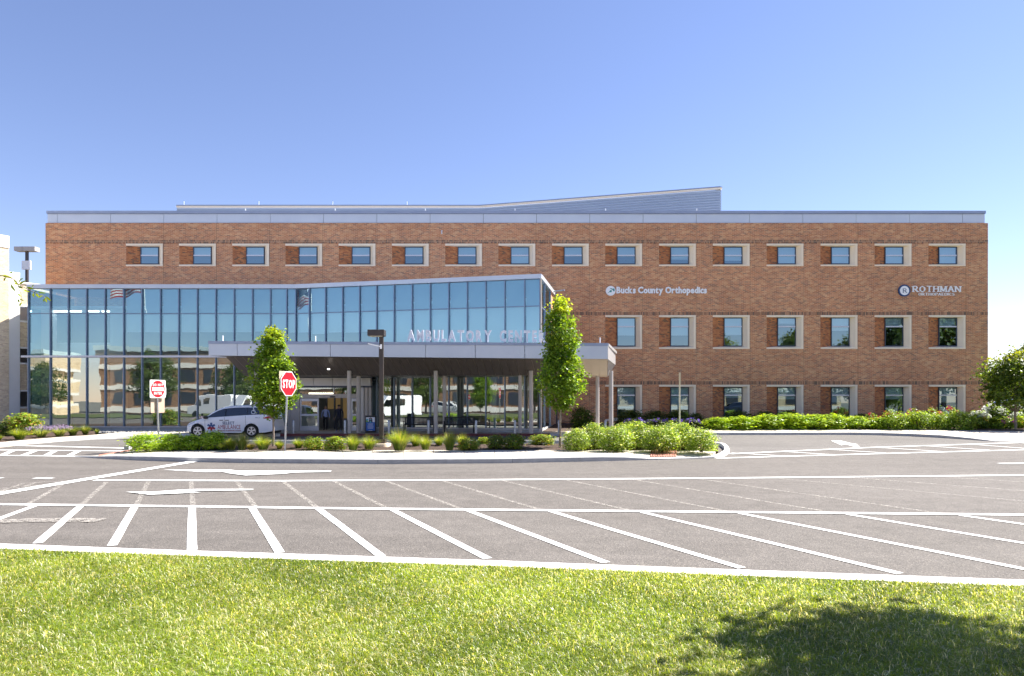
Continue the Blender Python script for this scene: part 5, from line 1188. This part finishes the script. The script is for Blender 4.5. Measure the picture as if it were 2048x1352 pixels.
o = MB(); plate(o, shift(rrect(.56, .54, .04), z2), .0525, .003, 'sign_white'); plate(o, shift(ngon(28, .25), z2), .0565, .003, 'sign_red'); plate(o, shift(ngon(28, .20), z2), .0605, .003, 'sign_white'); o.use('black_metal').bar((-.1, .066, z2-.12), (.02, .066, z2+.02), .04, .004, (0,1,0)).bar((.02, .066, z2+.02), (.12, .066, z2+.02), .04, .004, (0,1,0)); o.use('sign_red').bar((-.14, .070, z2-.14), (.14, .070, z2+.14), .035, .003, (0,1,0)); o.build('no_turn_plate', None, dn, (0,0,0))
# edge-on sign post in the right hedge
p = G(1359.5, 890, .2); s = F/p.y; es = empty('sign_post', p, face_dir(p, 90), 'thin beige sign post seen edge-on rising from the island hedge', 'sign post')
MB().box(-.022, .022, -.035, .035, -.1, (890-745)/s).build('pole', 'precast', es, (0,0,0))
o = MB(); plate(o, shift(rrect(.45, .62, .03), (890-755)/s), -.05, .008, 'sign_tan'); o.build('sign_plate', None, es, (0,0,0))
# signs across the road, mirrored in the lobby glass
for x, y, rz, w in ((-13.0, 2.5, math.pi, 'on the lawn left of the viewer'), (3.5, -8.6, math.pi, 'at the road edge right behind the viewer'), (-30, -8.5, math.pi, 'at the road edge far left behind the viewer')):
    r = empty('stop_sign', (x, y, LZ), rz, 'stop sign %s, seen only mirrored' % w, 'sign', 'stop signs seen only in reflection'); pole(r, 2.8, 0); stop_plate(r, 2.4, .42)

# ================================================================== BOLLARDS, BENCHES, POSTER STAND
bol = None
for px, l in ((587,'steel bollard left of the sliding entrance door'),(690,'steel bollard in front of the open doorway beside the dark clothed person'),(778,'steel bollard right of the lamp post, before the first bench'),(857,'steel bollard at the right end of the first bench'),(952,'steel bollard at the right end of the second bench'),(1030,'steel bollard left of the pair of canopy columns'),(1118,'steel bollard behind the trunk of the taller maple'),(1211,'steel bollard between the two rightmost canopy columns')):
    D = 37.75; loc = (X(px, D), D, .15)
    if bol is None:
        bol = empty('bollard', loc, 0, l, 'bollard', 'steel bollards along the entrance kerb')
        m = MB(); m.tube([(0,0,-.02),(0,0,.70),(0,0,.735),(0,0,.75)], [.068,.068,.058,.02], 16); m.build('post', 'galv', bol, (0,0,0)); m = MB(); m.tube([(0,0,0),(0,0,.012)], .10, 16); m.build('flange', 'galv', bol, (0,0,0))
    else: b = copy_tree(bol); b.location = loc; b['label'] = l
def bench(loc, w, label):
    r = empty('bench', loc, 0, label, 'bench', 'black metal benches under the canopy')
    for k in range(5): MB().box(-w/2, w/2, -.22+k*.095, -.22+k*.095+.07, .43, .45).build('seat_slat', 'black_metal', r, (0,0,0))
    nb = 23
    for k in range(nb):
        x = -w/2+.06+(w-.12)*k/(nb-1); MB().bar((x, .25, .48), (x, .36, .84), .045, .008, (0,1,0)).build('back_slat', 'black_metal', r, (0,0,0))
    MB().bar((-w/2, .24, .47), (w/2, .24, .47), .03, .04).bar((-w/2, .365, .86), (w/2, .365, .86), .04, .05).build('back_rail', 'black_metal', r, (0,0,0))
    for x in (-w/2+.03, w/2-.03):
        MB().bar((x, -.2, 0), (x, -.2, .66), .05).build('leg', 'black_metal', r, (0,0,0)); MB().bar((x, .22, 0), (x, .36, .86), .05).build('leg', 'black_metal', r, (0,0,0))
        MB().bar((x, -.25, .66), (x, .3, .66), .05, .03).build('armrest', 'black_metal', r, (0,0,0)); MB().bar((x, -.2, .02), (x, .24, .02), .05, .03).build('foot_bar', 'black_metal', r, (0,0,0))
    return r
bench((X(838, 38.4), 38.4, .152), 1.72, 'black slatted metal bench between the lamp post and the middle canopy column')
bench((X(918, 38.3), 38.3, .152), 1.70, 'black slatted metal bench right of the middle canopy column')
D = 38.1; ps = empty('poster_stand', (X(741, D), D, .15), label='black floor stand with a blue poster beside the entrance', cat='sign')
M['blue_poster'] = mat('poster_blue', (.03, .12, .42), .4); M['poster_teal'] = mat('poster_teal', (.10, .40, .45), .4); M['poster_green'] = mat('poster_green', (.2, .4, .06), .4); M['poster_skin'] = mat('poster_skin', (.45, .25, .17), .5); M['poster_dark'] = mat('poster_dark', (.05, .03, .025), .5)
x0, x1 = X(730.5, D), X(752.5, D)
MB().box(x0, x1, D-.03, D+.03, .17, Z(831, D)).build('frame', 'black_metal', ps)
m = MB(); m.use('black_metal').bar((x0+.1, D+.03, .8), (x0+.1, D+.5, .16), .04).bar((x1-.1, D+.03, .8), (x1-.1, D+.5, .16), .04); m.build('rear_leg', None, ps)
a, b = X(732.5, D), X(750, D); zb_, zt_ = Z(865.5, D)+.12, Z(834.5, D)
m = MB().use('blue_poster').box(a, b, D-.04, D-.031, zb_, zt_); o = m.build('poster', None, ps)
m = MB(); hm = zt_-(zt_-zb_)*.36; m.use('sign_white').face([(a, D-.042, hm), (b, D-.042, hm), (b, D-.042, zt_), (a, D-.042, zt_)])
m.use('poster_green').face([(a, D-.043, hm), (a+.14, D-.043, hm), (a+.10, D-.043, hm+.08), (a, D-.043, hm+.10)]).use('poster_teal').face([(a, D-.044, hm+.10), (a+.12, D-.044, hm+.08), (a+.12, D-.044, hm+.2), (a, D-.044, hm+.16)])
cx = (a+b)/2; m.use('poster_dark').face([(cx-.10, D-.045, hm), (cx+.12, D-.045, hm), (cx+.09, D-.045, hm+.22), (cx, D-.045, zt_-.01), (cx-.08, D-.045, hm+.22)]).use('poster_skin').disc((cx, D-.047, hm+.17), .055).use('poster_teal').face([(cx-.05, D-.048, hm+.11), (cx+.05, D-.048, hm+.11), (cx+.05, D-.048, hm+.17), (cx-.05, D-.048, hm+.17)]).disc((cx, D-.049, hm+.01), .05)
m.use('sign_white')
for k, w in enumerate((.15,.13,.17,.16,.15,.0,.10)):
    z = hm-.09-k*.062
    if w: m.box(cx-w, cx+w, D-.043, D-.041, z-.018, z)
m.build('poster_print', None, o)

# ================================================================== PEOPLE
M['skin'] = mat('skin', (.36, .20, .14), .6); M['shirt_blue'] = mat('shirt_blue', (.30, .38, .66), .8); M['cloth_dark'] = mat('cloth_dark', (.018, .018, .024), .85); M['cloth_navy'] = mat('cloth_navy', (.015, .017, .035), .85)
M['hair_dark'] = mat('hair_dark', (.015, .012, .01), .7); M['hair_grey'] = mat('hair_grey', (.16, .14, .13), .8); M['shoe_blue'] = mat('shoe_blue', (.25, .32, .62), .6)
def person(loc, rz, h, label, shirt, trousers, hair, shoes, stride, shorts=False):
    k = h/1.75; V = []; E_ = []; Rr = []
    def v(x, y, z, r): V.append((x*k, y*k, z*k)); Rr.append(r*k); return len(V)-1
    def ch(start, pts):
        p = start
        for q in pts: i = v(*q); E_.append((p, i)); p = i
        return p
    pel = v(0, 0, .95, .145); ab = v(0, 0, 1.10, .135); E_.append((pel, ab)); chs = v(0, .01, 1.30, .155); E_.append((ab, chs)); up = v(0, .01, 1.43, .11); E_.append((chs, up))
    nk = ch(up, [(0, 0, 1.50, .055)]); hd = ch(nk, [(0, -.012, 1.575, .072), (0, -.008, 1.655, .088), (0, .0, 1.70, .072)])
    ch(nk+1, [(0, -.085, 1.60, .022), (0, -.108, 1.585, .012)])           # nose and chin side
    for s in (-1, 1):
        ch(nk+2, [(s*.088, .0, 1.625, .014)])                          # ears
        sh = ch(up, [(s*.17, 0, 1.41, .062)]); el = ch(sh, [(s*.235, .02, 1.26, .047), (s*.265, .02, 1.12, .042)]); wr = ch(el, [(s*.275, -.05*stride*s-.03, .98, .034), (s*.28, -.07*stride*s-.05, .89, .026)])
        pm = ch(wr, [(s*.282, -.07*stride*s-.055, .845, .030)]); bx, by = s*.282, -.07*stride*s-.055
        for q, L in zip((-1.5, -.5, .5, 1.5), (.062, .074, .070, .055)): ch(pm, [(bx, by+q*.016, .80, .0095), (bx-s*.008, by+q*.017, .80-L*.6, .0085), (bx-s*.018, by+q*.017, .80-L, .007)])
        ch(wr, [(bx-s*.01, by-.035, .85, .011), (bx-s*.02, by-.045, .815, .009)])
        f = stride*s; hp = ch(pel, [(s*.095, 0, .88, .10)]); kn = ch(hp, [(s*.10, -.03-.08*f, .70, .085), (s*.10, -.03-.12*f, .50, .060)]); an = ch(kn, [(s*.105, .0-.10*f, .32, .055), (s*.105, .02-.16*f, .09, .040)])
        ch(an, [(s*.11, -.05-.16*f, .045, .040), (s*.115, -.13-.16*f, .032, .030)])
    me = bpy.data.meshes.new('body'); me.from_pydata(V, E_, []); o = bpy.data.objects.new('body', me); C.objects.link(o)
    sk = o.modifiers.new('skin', 'SKIN'); sk.use_smooth_shade = True
    for i, r in enumerate(Rr): me.skin_vertices[0].data[i].radius = (r, r*(.78 if V[i][2] > .9*k and V[i][2] < 1.45*k and abs(V[i][0]) < .05 else 1))
    me.skin_vertices[0].data[0].use_root = True
    o.modifiers.new('sub', 'SUBSURF').levels = 1
    dg = bpy.context.evaluated_depsgraph_get(); dg.update(); m2 = bpy.data.meshes.new_from_object(o.evaluated_get(dg)); C.objects.unlink(o); bpy.data.objects.remove(o)
    for q in ('skin', shirt, trousers, shoes, hair): m2.materials.append(M[q])
    for pg in m2.polygons:
        c = pg.center/k; a = abs(c.x); i = 0
        if c.z < .075: i = 3
        elif a < .215 and c.z < (.99): i = 2 if (not shorts or c.z > .48) else 0
        if a < .19 and .97 <= c.z < 1.46: i = 1
        elif a >= .19 and c.z > (.90 if not shorts else 1.18): i = 1 if c.z > (.91 if not shorts else 1.18) else 0
        elif a >= .15 and c.z > 1.3 and c.z < 1.48: i = 1
        if 1.46 <= c.z: i = 0
        if c.z > 1.655 or (c.z > 1.58 and c.y > .03): i = 4
        pg.material_index = i; pg.use_smooth = True
    r = empty('person', loc, rz, label, 'person'); b = ob('body', m2, r)
    zz = 1.645*k
    for s in (-1, 1): MB().tube([(s*.032*k, -.086*k, zz-.022*k), (s*.032*k, -.092*k, zz-.022*k)], .009*k, 8).build('eye', 'hair_dark', r, (0,0,0))
    MB().box(-.022*k, .022*k, -.088*k, -.080*k, zz-.088*k, zz-.080*k).build('mouth', 'poster_skin', r, (0,0,0))
    return r
person((X(651, 41.2), 41.2, .165), R(8), 1.50, 'person in a light blue long sleeved shirt and dark trousers walking out of the doorway', 'shirt_blue', 'cloth_dark', 'hair_grey', 'cloth_dark', .5)
pr = person((X(678, 39.9), 39.9, .152), R(-6), 1.60, 'person in black clothes with a dark cap and pale shoes in front of the doorway', 'cloth_navy', 'cloth_dark', 'hair_dark', 'shoe_blue', -.7)
MB().tube([(0, 0, 1.51), (0, .0, 1.575)], [.092, .078], 16).box(-.06, .06, -.16, -.06, 1.505, 1.515).build('cap', 'hair_dark', pr, (0,0,0))

# ================================================================== MINIVAN
def smooth_interp(x, pts):
    xs = [p[0] for p in pts]; ys = [p[1] for p in pts]; return float(np.interp(x, xs, ys))
TOP = [(0,.55),(.03,.70),(.12,.80),(.35,.89),(.71,.985),(.92,1.05),(1.15,1.20),(1.45,1.40),(1.75,1.56),(2.0,1.645),(2.4,1.70),(3.0,1.73),(3.8,1.72),(4.25,1.68),(4.5,1.60),(4.58,1.45),(4.64,1.22),(4.69,1.0),(4.72,.70),(4.722,.62)]
LEN = 4.722; WX = (.66, 3.53); WR = .335
def halfw(x):
    w = .945
    if x < .9: w -= .24*(1-x/.9)**2.2
    if x > 4.2: w -= .07*((x-4.2)/.52)**2
    return w
def belt(x): return smooth_interp(x, [(0,.60),(.1,.70),(.5,.84),(.87,.97),(1.2,1.02),(2.0,1.07),(3.2,1.15),(4.1,1.19),(4.5,1.16),(4.72,.70)])
def side_y(x, z):
    b = min(belt(x), smooth_interp(x, TOP)-.05); w = halfw(x)
    if z <= b: return w-.055*((b-z)/.9)**2-.02*max(0, (z-(b-.12))/.12)
    return w-.02-.30*(z-b)-.12*max(0, z-b-.3)**2
def low(x):
    z = .24+(.06 if x < .25 else 0)+(.10*(x-4.2)/.5 if x > 4.2 else 0)
    for c in WX:
        d = abs(x-c); r = .40
        if d < r: z = max(z, WR+.01+math.sqrt(r*r-d*d))
    return z
def make_car(name, label, paint, loc, rz, decals=False, cat='minivan', group=None, s=1.0):
    r = empty(name, loc, rz, label, cat, group)
    st = sorted(set([0,.015,.03,.07,.12,.2,.3,.42,.55,.71,.85,.92,1.0,1.15,1.3,1.45,1.6,1.75,1.9,2.0,2.2,2.4,2.7,3.0,3.4,3.8,4.05,4.25,4.4,4.5,4.54,4.58,4.61,4.64,4.67,4.69,4.705,4.72,4.722]+[round(c+.40*math.cos(math.pi*k/14), 4) for c in WX for k in range(15)]))
    st = [x for x in st if 0 <= x <= LEN]; NL, NU, NT = 9, 6, 5
    def ring(x):
        zt = smooth_interp(x, TOP); b = min(belt(x), zt-.05); lo = min(low(x), b-.03); ze = max(b+.0, zt-.07-.02*(zt > 1.3)) if zt-b > .2 else b+.001
        half = []
        for i in range(NL+1): z = lo+(b-lo)*i/NL; half.append((side_y(x, z), z))
        for i in range(1, NU+1): z = b+(ze-b)*i/NU; half.append((side_y(x, z), z))
        ye = half[-1][0]
        for i in range(1, NT+1): a = math.pi/2*i/NT; half.append((ye*(math.cos(a)**.62 if i < NT else 0), ze+(zt-ze)*math.sin(a)))
        return half
    rings = [ring(x) for x in st]; n = len(rings[0]); V = []; Fc = []
    for x, rg in zip(st, rings):
        V += [(x, -y, z) for y, z in rg]+[(x, y, z) for y, z in rg[:-1]]
    m = 2*n-1
    for i in range(len(st)-1):
        for j in range(n-1):
            Fc.append((i*m+j, (i+1)*m+j, (i+1)*m+j+1, i*m+j+1))
            a, b = n+j, (n+j+1 if j < n-2 else n-1); Fc.append((i*m+a, i*m+b, (i+1)*m+b, (i+1)*m+a))
    for i, rv in ((0, 0), (len(st)-1, 1)):
        for j in range(n-1):
            a, b = n+j, (n+j+1 if j < n-2 else n-1); q = (i*m+j, i*m+j+1, i*m+b, i*m+a); q = tuple(dict.fromkeys(q)); Fc.append(q if not rv else tuple(reversed(q)))
    body = MB().raw(V, Fc, True).build('body', paint, r, (0,0,0))
    MB().use('black_metal').box(.15, 4.6, -.74, .74, .2, .55).build('underbody', None, r, (0,0,0))
    def patch(xs, lo_, hi_, m_, nm, sgn, off=.006, nz=4, parent=None):
        V = []; Fq = []
        for x in xs:
            a, b = lo_(x), hi_(x)
            for j in range(nz+1): z = a+(b-a)*j/nz; V.append((x, sgn*(side_y(x, z)+off), z))
        for i in range(len(xs)-1):
            for j in range(nz): Fq.append((i*(nz+1)+j, (i+1)*(nz+1)+j, (i+1)*(nz+1)+j+1, i*(nz+1)+j+1))
        return MB().raw(V, Fq, True).build(nm, m_, parent or r, (0,0,0))
    glo = lambda x: belt(x)+.035
    ghi = lambda x: max(glo(x)+.005, min(1.60, smooth_interp(x, TOP)-.125)-(.0 if x < 4.0 else .16*(x-4.0)))
    if decals or s == 1.0:
        for sg_ in (-1, 1):
            patch([1.12+.05*k for k in range(21)], glo, ghi, 'car_glass', 'side_window', sg_)
            patch([2.18+.1*k for k in range(12)], glo, ghi, 'car_glass', 'side_window', sg_)
            patch([3.32+.1*k for k in range(11)], glo, ghi, 'car_glass', 'side_window', sg_)
            patch([1.0,1.06,1.12], glo, lambda x: ghi(x), 'black_metal', 'window_pillar', sg_, .004); patch([2.12,2.15,2.18], glo, ghi, 'black_metal', 'window_pillar', sg_, .004)
            patch([3.28,3.30,3.32], glo, ghi, 'black_metal', 'window_pillar', sg_, .004)
            for xd in (1.06, 2.10, 3.22): patch([xd, xd+.012], lambda x: max(low(x), .32)+.01, lambda x: belt(x)+.01, 'joint', 'door_gap', sg_, .003, 6)
            patch([1.06, 3.22], lambda x: .318, lambda x: .33, 'joint', 'door_gap', sg_, .003, 1)
            for xd in (1.84, 2.14): MB().box(xd, xd+.20, sg_*(side_y(xd, .9))-.025, sg_*(side_y(xd, .9))+.025, .895, .93).build('door_handle', 'black_metal' if decals else paint, r, (0,0,0))
            patch([.05,.14,.24,.36,.5], lambda x: smooth_interp(x, [(.05,.60),(.5,.79)]), lambda x: smooth_interp(x, [(.05,.68),(.5,.86)]), 'headlight', 'headlight', sg_, .006, 2)
            patch([4.18,4.3,4.42,4.52,4.6,4.66], lambda x: 1.0 - .0*x, lambda x: smooth_interp(x, [(4.18,1.03),(4.4,1.13),(4.66,1.15)]), 'tail_red', 'tail_light', sg_, .008, 2)
            MB().box(1.05, 1.22, sg_*.93, sg_*1.10, .99, 1.12).build('mirror', paint if not decals else 'black_metal', r, (0,0,0))
        def tpatch(xs, w0, w1, m_, nm, off=.012):
            V = []; Fq = []
            for i, x in enumerate(xs):
                t = i/(len(xs)-1); w = w0+(w1-w0)*t; z = smooth_interp(x, TOP)
                for y in (-w, -w*.5, 0, w*.5, w): V.append((x-off*.4*(1 if x < 2.5 else -1), y, z+off-(.045*(y/w)**2)))
            for i in range(len(xs)-1):
                for j in range(4): Fq.append((i*5+j, (i+1)*5+j, (i+1)*5+j+1, i*5+j+1))
            MB().raw(V, Fq, True).build(nm, m_, r, (0,0,0))
        tpatch([.98,1.15,1.3,1.45,1.6,1.75,1.86], .74, .64, 'car_glass', 'windshield')
        MB().raw([(4.575,-.60,1.52),(4.575,.60,1.52),(4.69,.66,1.12),(4.69,-.66,1.12)], [(0,1,2,3)]).build('rear_window', 'car_glass', r, (0,0,0))
        o = MB(); o.use('sign_white').box(4.735, 4.745, -.15, .15, .80, .90); o.build('licence_plate', None, r, (0,0,0))
        MB().box(4.735, 4.75, -.45, .45, .95, 1.0).build('hatch_trim', 'black_metal', r, (0,0,0))
        MB().box(4.66, 4.76, -.80, .80, .34, .58).build('rear_bumper', paint, r, (0,0,0))
    for cx in WX:
        for sg_ in (-1, 1):
            w = MB().use('tyre'); y0 = sg_*.70; y1 = sg_*.90
            w.tube([(cx, y0, WR), (cx, y0+sg_*.02, WR), (cx, y1-sg_*.02, WR), (cx, y1, WR)], [WR-.03, WR, WR, WR-.03], 30)
            wo = w.build('wheel', None, r, (0,0,0)); m = MB().use('rim')
            yy = y1+sg_*.004; m.disc((cx, yy, WR), .225, 'y', 30, .195); 
            for q in range(5):
                a = q*2*math.pi/5+.3; da = .26
                m.face([(cx+.05*math.cos(a-.6), yy, WR+.05*math.sin(a-.6)), (cx+.20*math.cos(a-da), yy+sg_*.003, WR+.20*math.sin(a-da)), (cx+.20*math.cos(a+da), yy+sg_*.003, WR+.20*math.sin(a+da)), (cx+.05*math.cos(a+.6), yy, WR+.05*math.sin(a+.6))])
            m.disc((cx, yy+sg_*.006, WR), .055); m.build('rim', None, wo, (0,0,0))
            MB().use('black_metal').disc((cx, y1+sg_*.001, WR), .2).build('spoke_shadow_disc', None, wo, (0,0,0))  # black disc paints in the shade between the spokes
    if decals:
        SC = 37.3; lx = lambda px: (px-369)/SC; lz = lambda py: 2-(py-800)/SC
        def sidefn(q): return (q[0], -(side_y(q[0], q[2])+.007+max(0, -q[1])), q[2])
        def txt(t, a, b, y0, y1, m_, bold): o = MB(); flat_text(o, t, lx(a), lx(b), lz(y1), lz(y0)-lz(y1), 0, bold, fn=sidefn); o.build('side_lettering', m_, r, (0,0,0))
        txt('SELECT', 443.7, 467.1, 843.2, 848.8, 'navy', .03); txt('AMBULANCE', 433.7, 479.2, 850, 858, 'deep_red', .0); txt('MEDICAL TRANSPORTATION', 433.7, 479.8, 860, 862.2, 'deep_red', .03)
        txt('MICA', 509, 518, 834.3, 836.5, 'navy', .0)
        cx, cz = lx(421.3), lz(853.7)
        for half, m_ in ((1, 'navy_light'), (-1, 'deep_red')):
            o = MB()
            for a in (90, 150, 30) if half == 1 else (-90, -150, -30):
                A = R(a); dx, dz = math.cos(A), math.sin(A); nx, nz = -dz*.055, dx*.055
                o.face([sidefn((cx+dx*.02+nx, 0, cz+dz*.02+nz)), sidefn((cx+dx*.22+nx, 0, cz+dz*.22+nz)), sidefn((cx+dx*.22-nx, 0, cz+dz*.22-nz)), sidefn((cx+dx*.02-nx, 0, cz+dz*.02-nz))])
            o.build('star_emblem', m_, r, (0,0,0))
        o = MB().use('sign_white'); wx_, wz_ = lx(505.3), lz(822.5)
        f2 = lambda x, z: (x, -(side_y(x, z)+.012), z)
        for k in range(15):
            a0, a1 = R(110+k*17), R(110+(k+1)*17); o.face([f2(wx_-.03+.115*math.cos(a), wz_-.04+.115*math.sin(a)) if i < 2 else f2(wx_-.03+.085*math.cos(a), wz_-.04+.085*math.sin(a)) for i, a in enumerate((a0, a1, a1, a0))])
        for (a, b, c, d) in ((-.04,.14,-.03,.0),(-.03,.03,.07,.0),(.06,.0,.11,-.10),(-.04,.07,.05,.07),(.10,-.10,.15,-.09)):
            d_ = Vector((c-a, d-b)).normalized(); nn = Vector((-d_.y, d_.x))*.018
            o.face([f2(wx_+a+nn.x, wz_+b+nn.y), f2(wx_+c+nn.x, wz_+d+nn.y), f2(wx_+c-nn.x, wz_+d-nn.y), f2(wx_+a-nn.x, wz_+b-nn.y)])
        o.face([f2(wx_-.04+.03*math.cos(q), wz_+.165+.03*math.sin(q)) for q in [k*math.pi/5 for k in range(10)]])
        o.build('wheelchair_symbol', None, r, (0,0,0))
    r.scale = (s, s, s); return r
def car_paint(name, c):
    m = mat(name, c, .28, 0, .5); m.node_tree.nodes['Principled BSDF'].inputs['Coat Weight'].default_value = .6; return m
M['car_white'] = car_paint('car_white', (.90, .90, .92)); M['car_blue'] = car_paint('car_blue', (.02, .03, .07)); M['car_silver'] = car_paint('car_silver', (.45, .46, .48)); M['car_red'] = car_paint('car_red', (.3, .02, .02))
M['tyre'] = mat('tyre_rubber', (.02, .02, .02), .8); M['rim'] = mat('wheel_rim', (.60, .60, .63), .3, .6); M['headlight'] = mat('headlight_glass', (.62, .60, .62), .15); M['tail_red'] = mat('tail_light', (.45, .01, .02), .25)
M['deep_red'] = mat('decal_red', (.40, .015, .03), .5); M['navy_light'] = mat('decal_blue', (.05, .11, .28), .5)
make_car('minivan', 'white ambulance minivan with red and navy side lettering, waiting in front of the glass wing', 'car_white', (X(369,36.6), 36.6+.95, .0), R(1.0), True)
for k, (px, D, c, rz, l) in enumerate([(1972,74,'car_blue',.1,'dark blue car parked beyond the building corner'),(2004,80,'car_white',0,'white car parked behind the white hydrangeas'),(2036,77,'car_silver',0,'silver car parked behind the tree at the right edge')]):
    make_car('parked_car', l, c, (X(px, D), D, .37), rz, False, 'car', 'cars parked beyond the building')
for k, (x, y, c) in enumerate(((-18,-10.5,'car_white'),(-33,-11,'car_silver'),(-5,-11,'car_red'),(24,-10.5,'car_white'),(32,-10.8,'car_blue'))):
    make_car('parked_car', ['white car at the brown building','silver car at the brown building','red car at the brown building','white car at the beige building','dark blue car at the beige building'][k]+' across the road, seen only as a reflection', c, (x, y, 0), math.pi if k % 2 else 0, False, 'car', 'cars seen only in reflections')
# white cargo vans left of the frame, mirrored in the glass
def cargo_van(loc, rz, label):
    r = empty('cargo_van', loc, rz, label, 'van', 'white vans seen only in reflection')
    side = [(-2.9,.35),(-2.9,1.0),(-2.6,1.25),(-2.1,1.35),(-1.55,2.15),(-1.3,2.5),(2.85,2.55),(2.95,2.3),(2.95,.35)]
    mb = MB(); n = len(side); a = [(x, -1.0, z) for x, z in side]; b = [(x, 1.0, z) for x, z in side]
    mb.raw(a+b, [tuple(range(n)), tuple(reversed(range(n, 2*n)))]+[(i, n+i, n+(i+1) % n, (i+1) % n) for i in range(n)])
    bevel(mb.build('body', 'car_white', r, (0,0,0)), .07, 3)
    for s in (-1, 1):
        MB().raw([(-1.95, s*1.006, 1.35), (-1.0, s*1.006, 1.35), (-1.0, s*1.006, 2.1), (-1.5, s*1.006, 2.1)], [(0,1,2,3)]).build('side_window', 'car_glass', r, (0,0,0))
        MB().raw([(-.7, s*1.006, 1.45), (.6, s*1.006, 1.45), (.6, s*1.006, 2.15), (-.7, s*1.006, 2.15)], [(0,1,2,3)]).build('side_window', 'car_glass', r, (0,0,0))
        MB().box(2.94, 2.98, s*.85-.07, s*.85+.07, .9, 1.4).build('tail_light', 'tail_red', r, (0,0,0))
        for x in (-1.95, 1.9): MB().tube([(x, s*.78, .36), (x, s*1.02, .36)], .36, 20).build('wheel', 'tyre', r, (0,0,0))
        MB().box(2.955, 2.965, s*.45-.36, s*.45+.36, 1.35, 2.1).build('rear_window', 'car_glass', r, (0,0,0))
    MB().box(2.9, 3.05, -.95, .95, .4, .6).build('bumper', 'frame_dark', r, (0,0,0))
cargo_van((-33.5, 8.3, 0), R(12), 'white cargo van left of the frame, seen mirrored behind the ambulance minivan')
cargo_van((-27.5, 12.6, 0), R(-48), 'white cargo van left of the frame, seen mirrored beside the lamp post')
# ================================================================== FLAG (mirrored in the glass)
fx, fy = -37.7, 15.3; fp = empty('flagpole', (fx, fy, 0), label='tall white flagpole left of the viewer, seen only mirrored in the glass wing', cat='flagpole')
MB().tube([(fx, fy, 0), (fx, fy, 15.0)], [.10, .05], 10).build('pole', 'white_metal', fp); MB().tube([(fx, fy, 15.0), (fx, fy, 15.14)], .09, 10).build('finial', 'white_metal', fp)
M['flag_red'] = mat('flag_red', (.45, .02, .03), .8); M['flag_white'] = mat('flag_white', (.75, .75, .75), .8); M['flag_blue'] = mat('flag_blue', (.02, .03, .12), .8)
fl = MB(); FW, FH = 3.4, 1.9
def fpt(u, v, o=0): return (fx-.07-u*FW*.92, fy+.25*math.sin(u*7+v)*u**.5+o, 14.8-v*FH-.75*u**1.3+.12*math.sin(u*9))
for i in range(20):
    for j in range(13):
        u0, u1, v0, v1 = i/20, (i+1)/20, j/13, (j+1)/13
        fl.use('flag_blue' if (u0 < .4 and j < 7) else ('flag_red' if j % 2 == 0 else 'flag_white')); fl.face([fpt(u0, v0), fpt(u1, v0), fpt(u1, v1), fpt(u0, v1)])
fl.use('flag_white')
for rr_ in range(9):
    for c in range(6 if rr_ % 2 == 0 else 5):
        u = (.033 if rr_ % 2 == 0 else .066)+c*.066; v = (rr_+1)*.0538
        for o in (-.01, .01): fl.face([fpt(u-.012, v, o), fpt(u, v-.02, o), fpt(u+.012, v, o), fpt(u, v+.02, o)])
f = fl.build('flag', None, None, (0,0,0)); tag(f, 'red white and blue stars and stripes flag, seen only mirrored in the glass wing', 'flag')
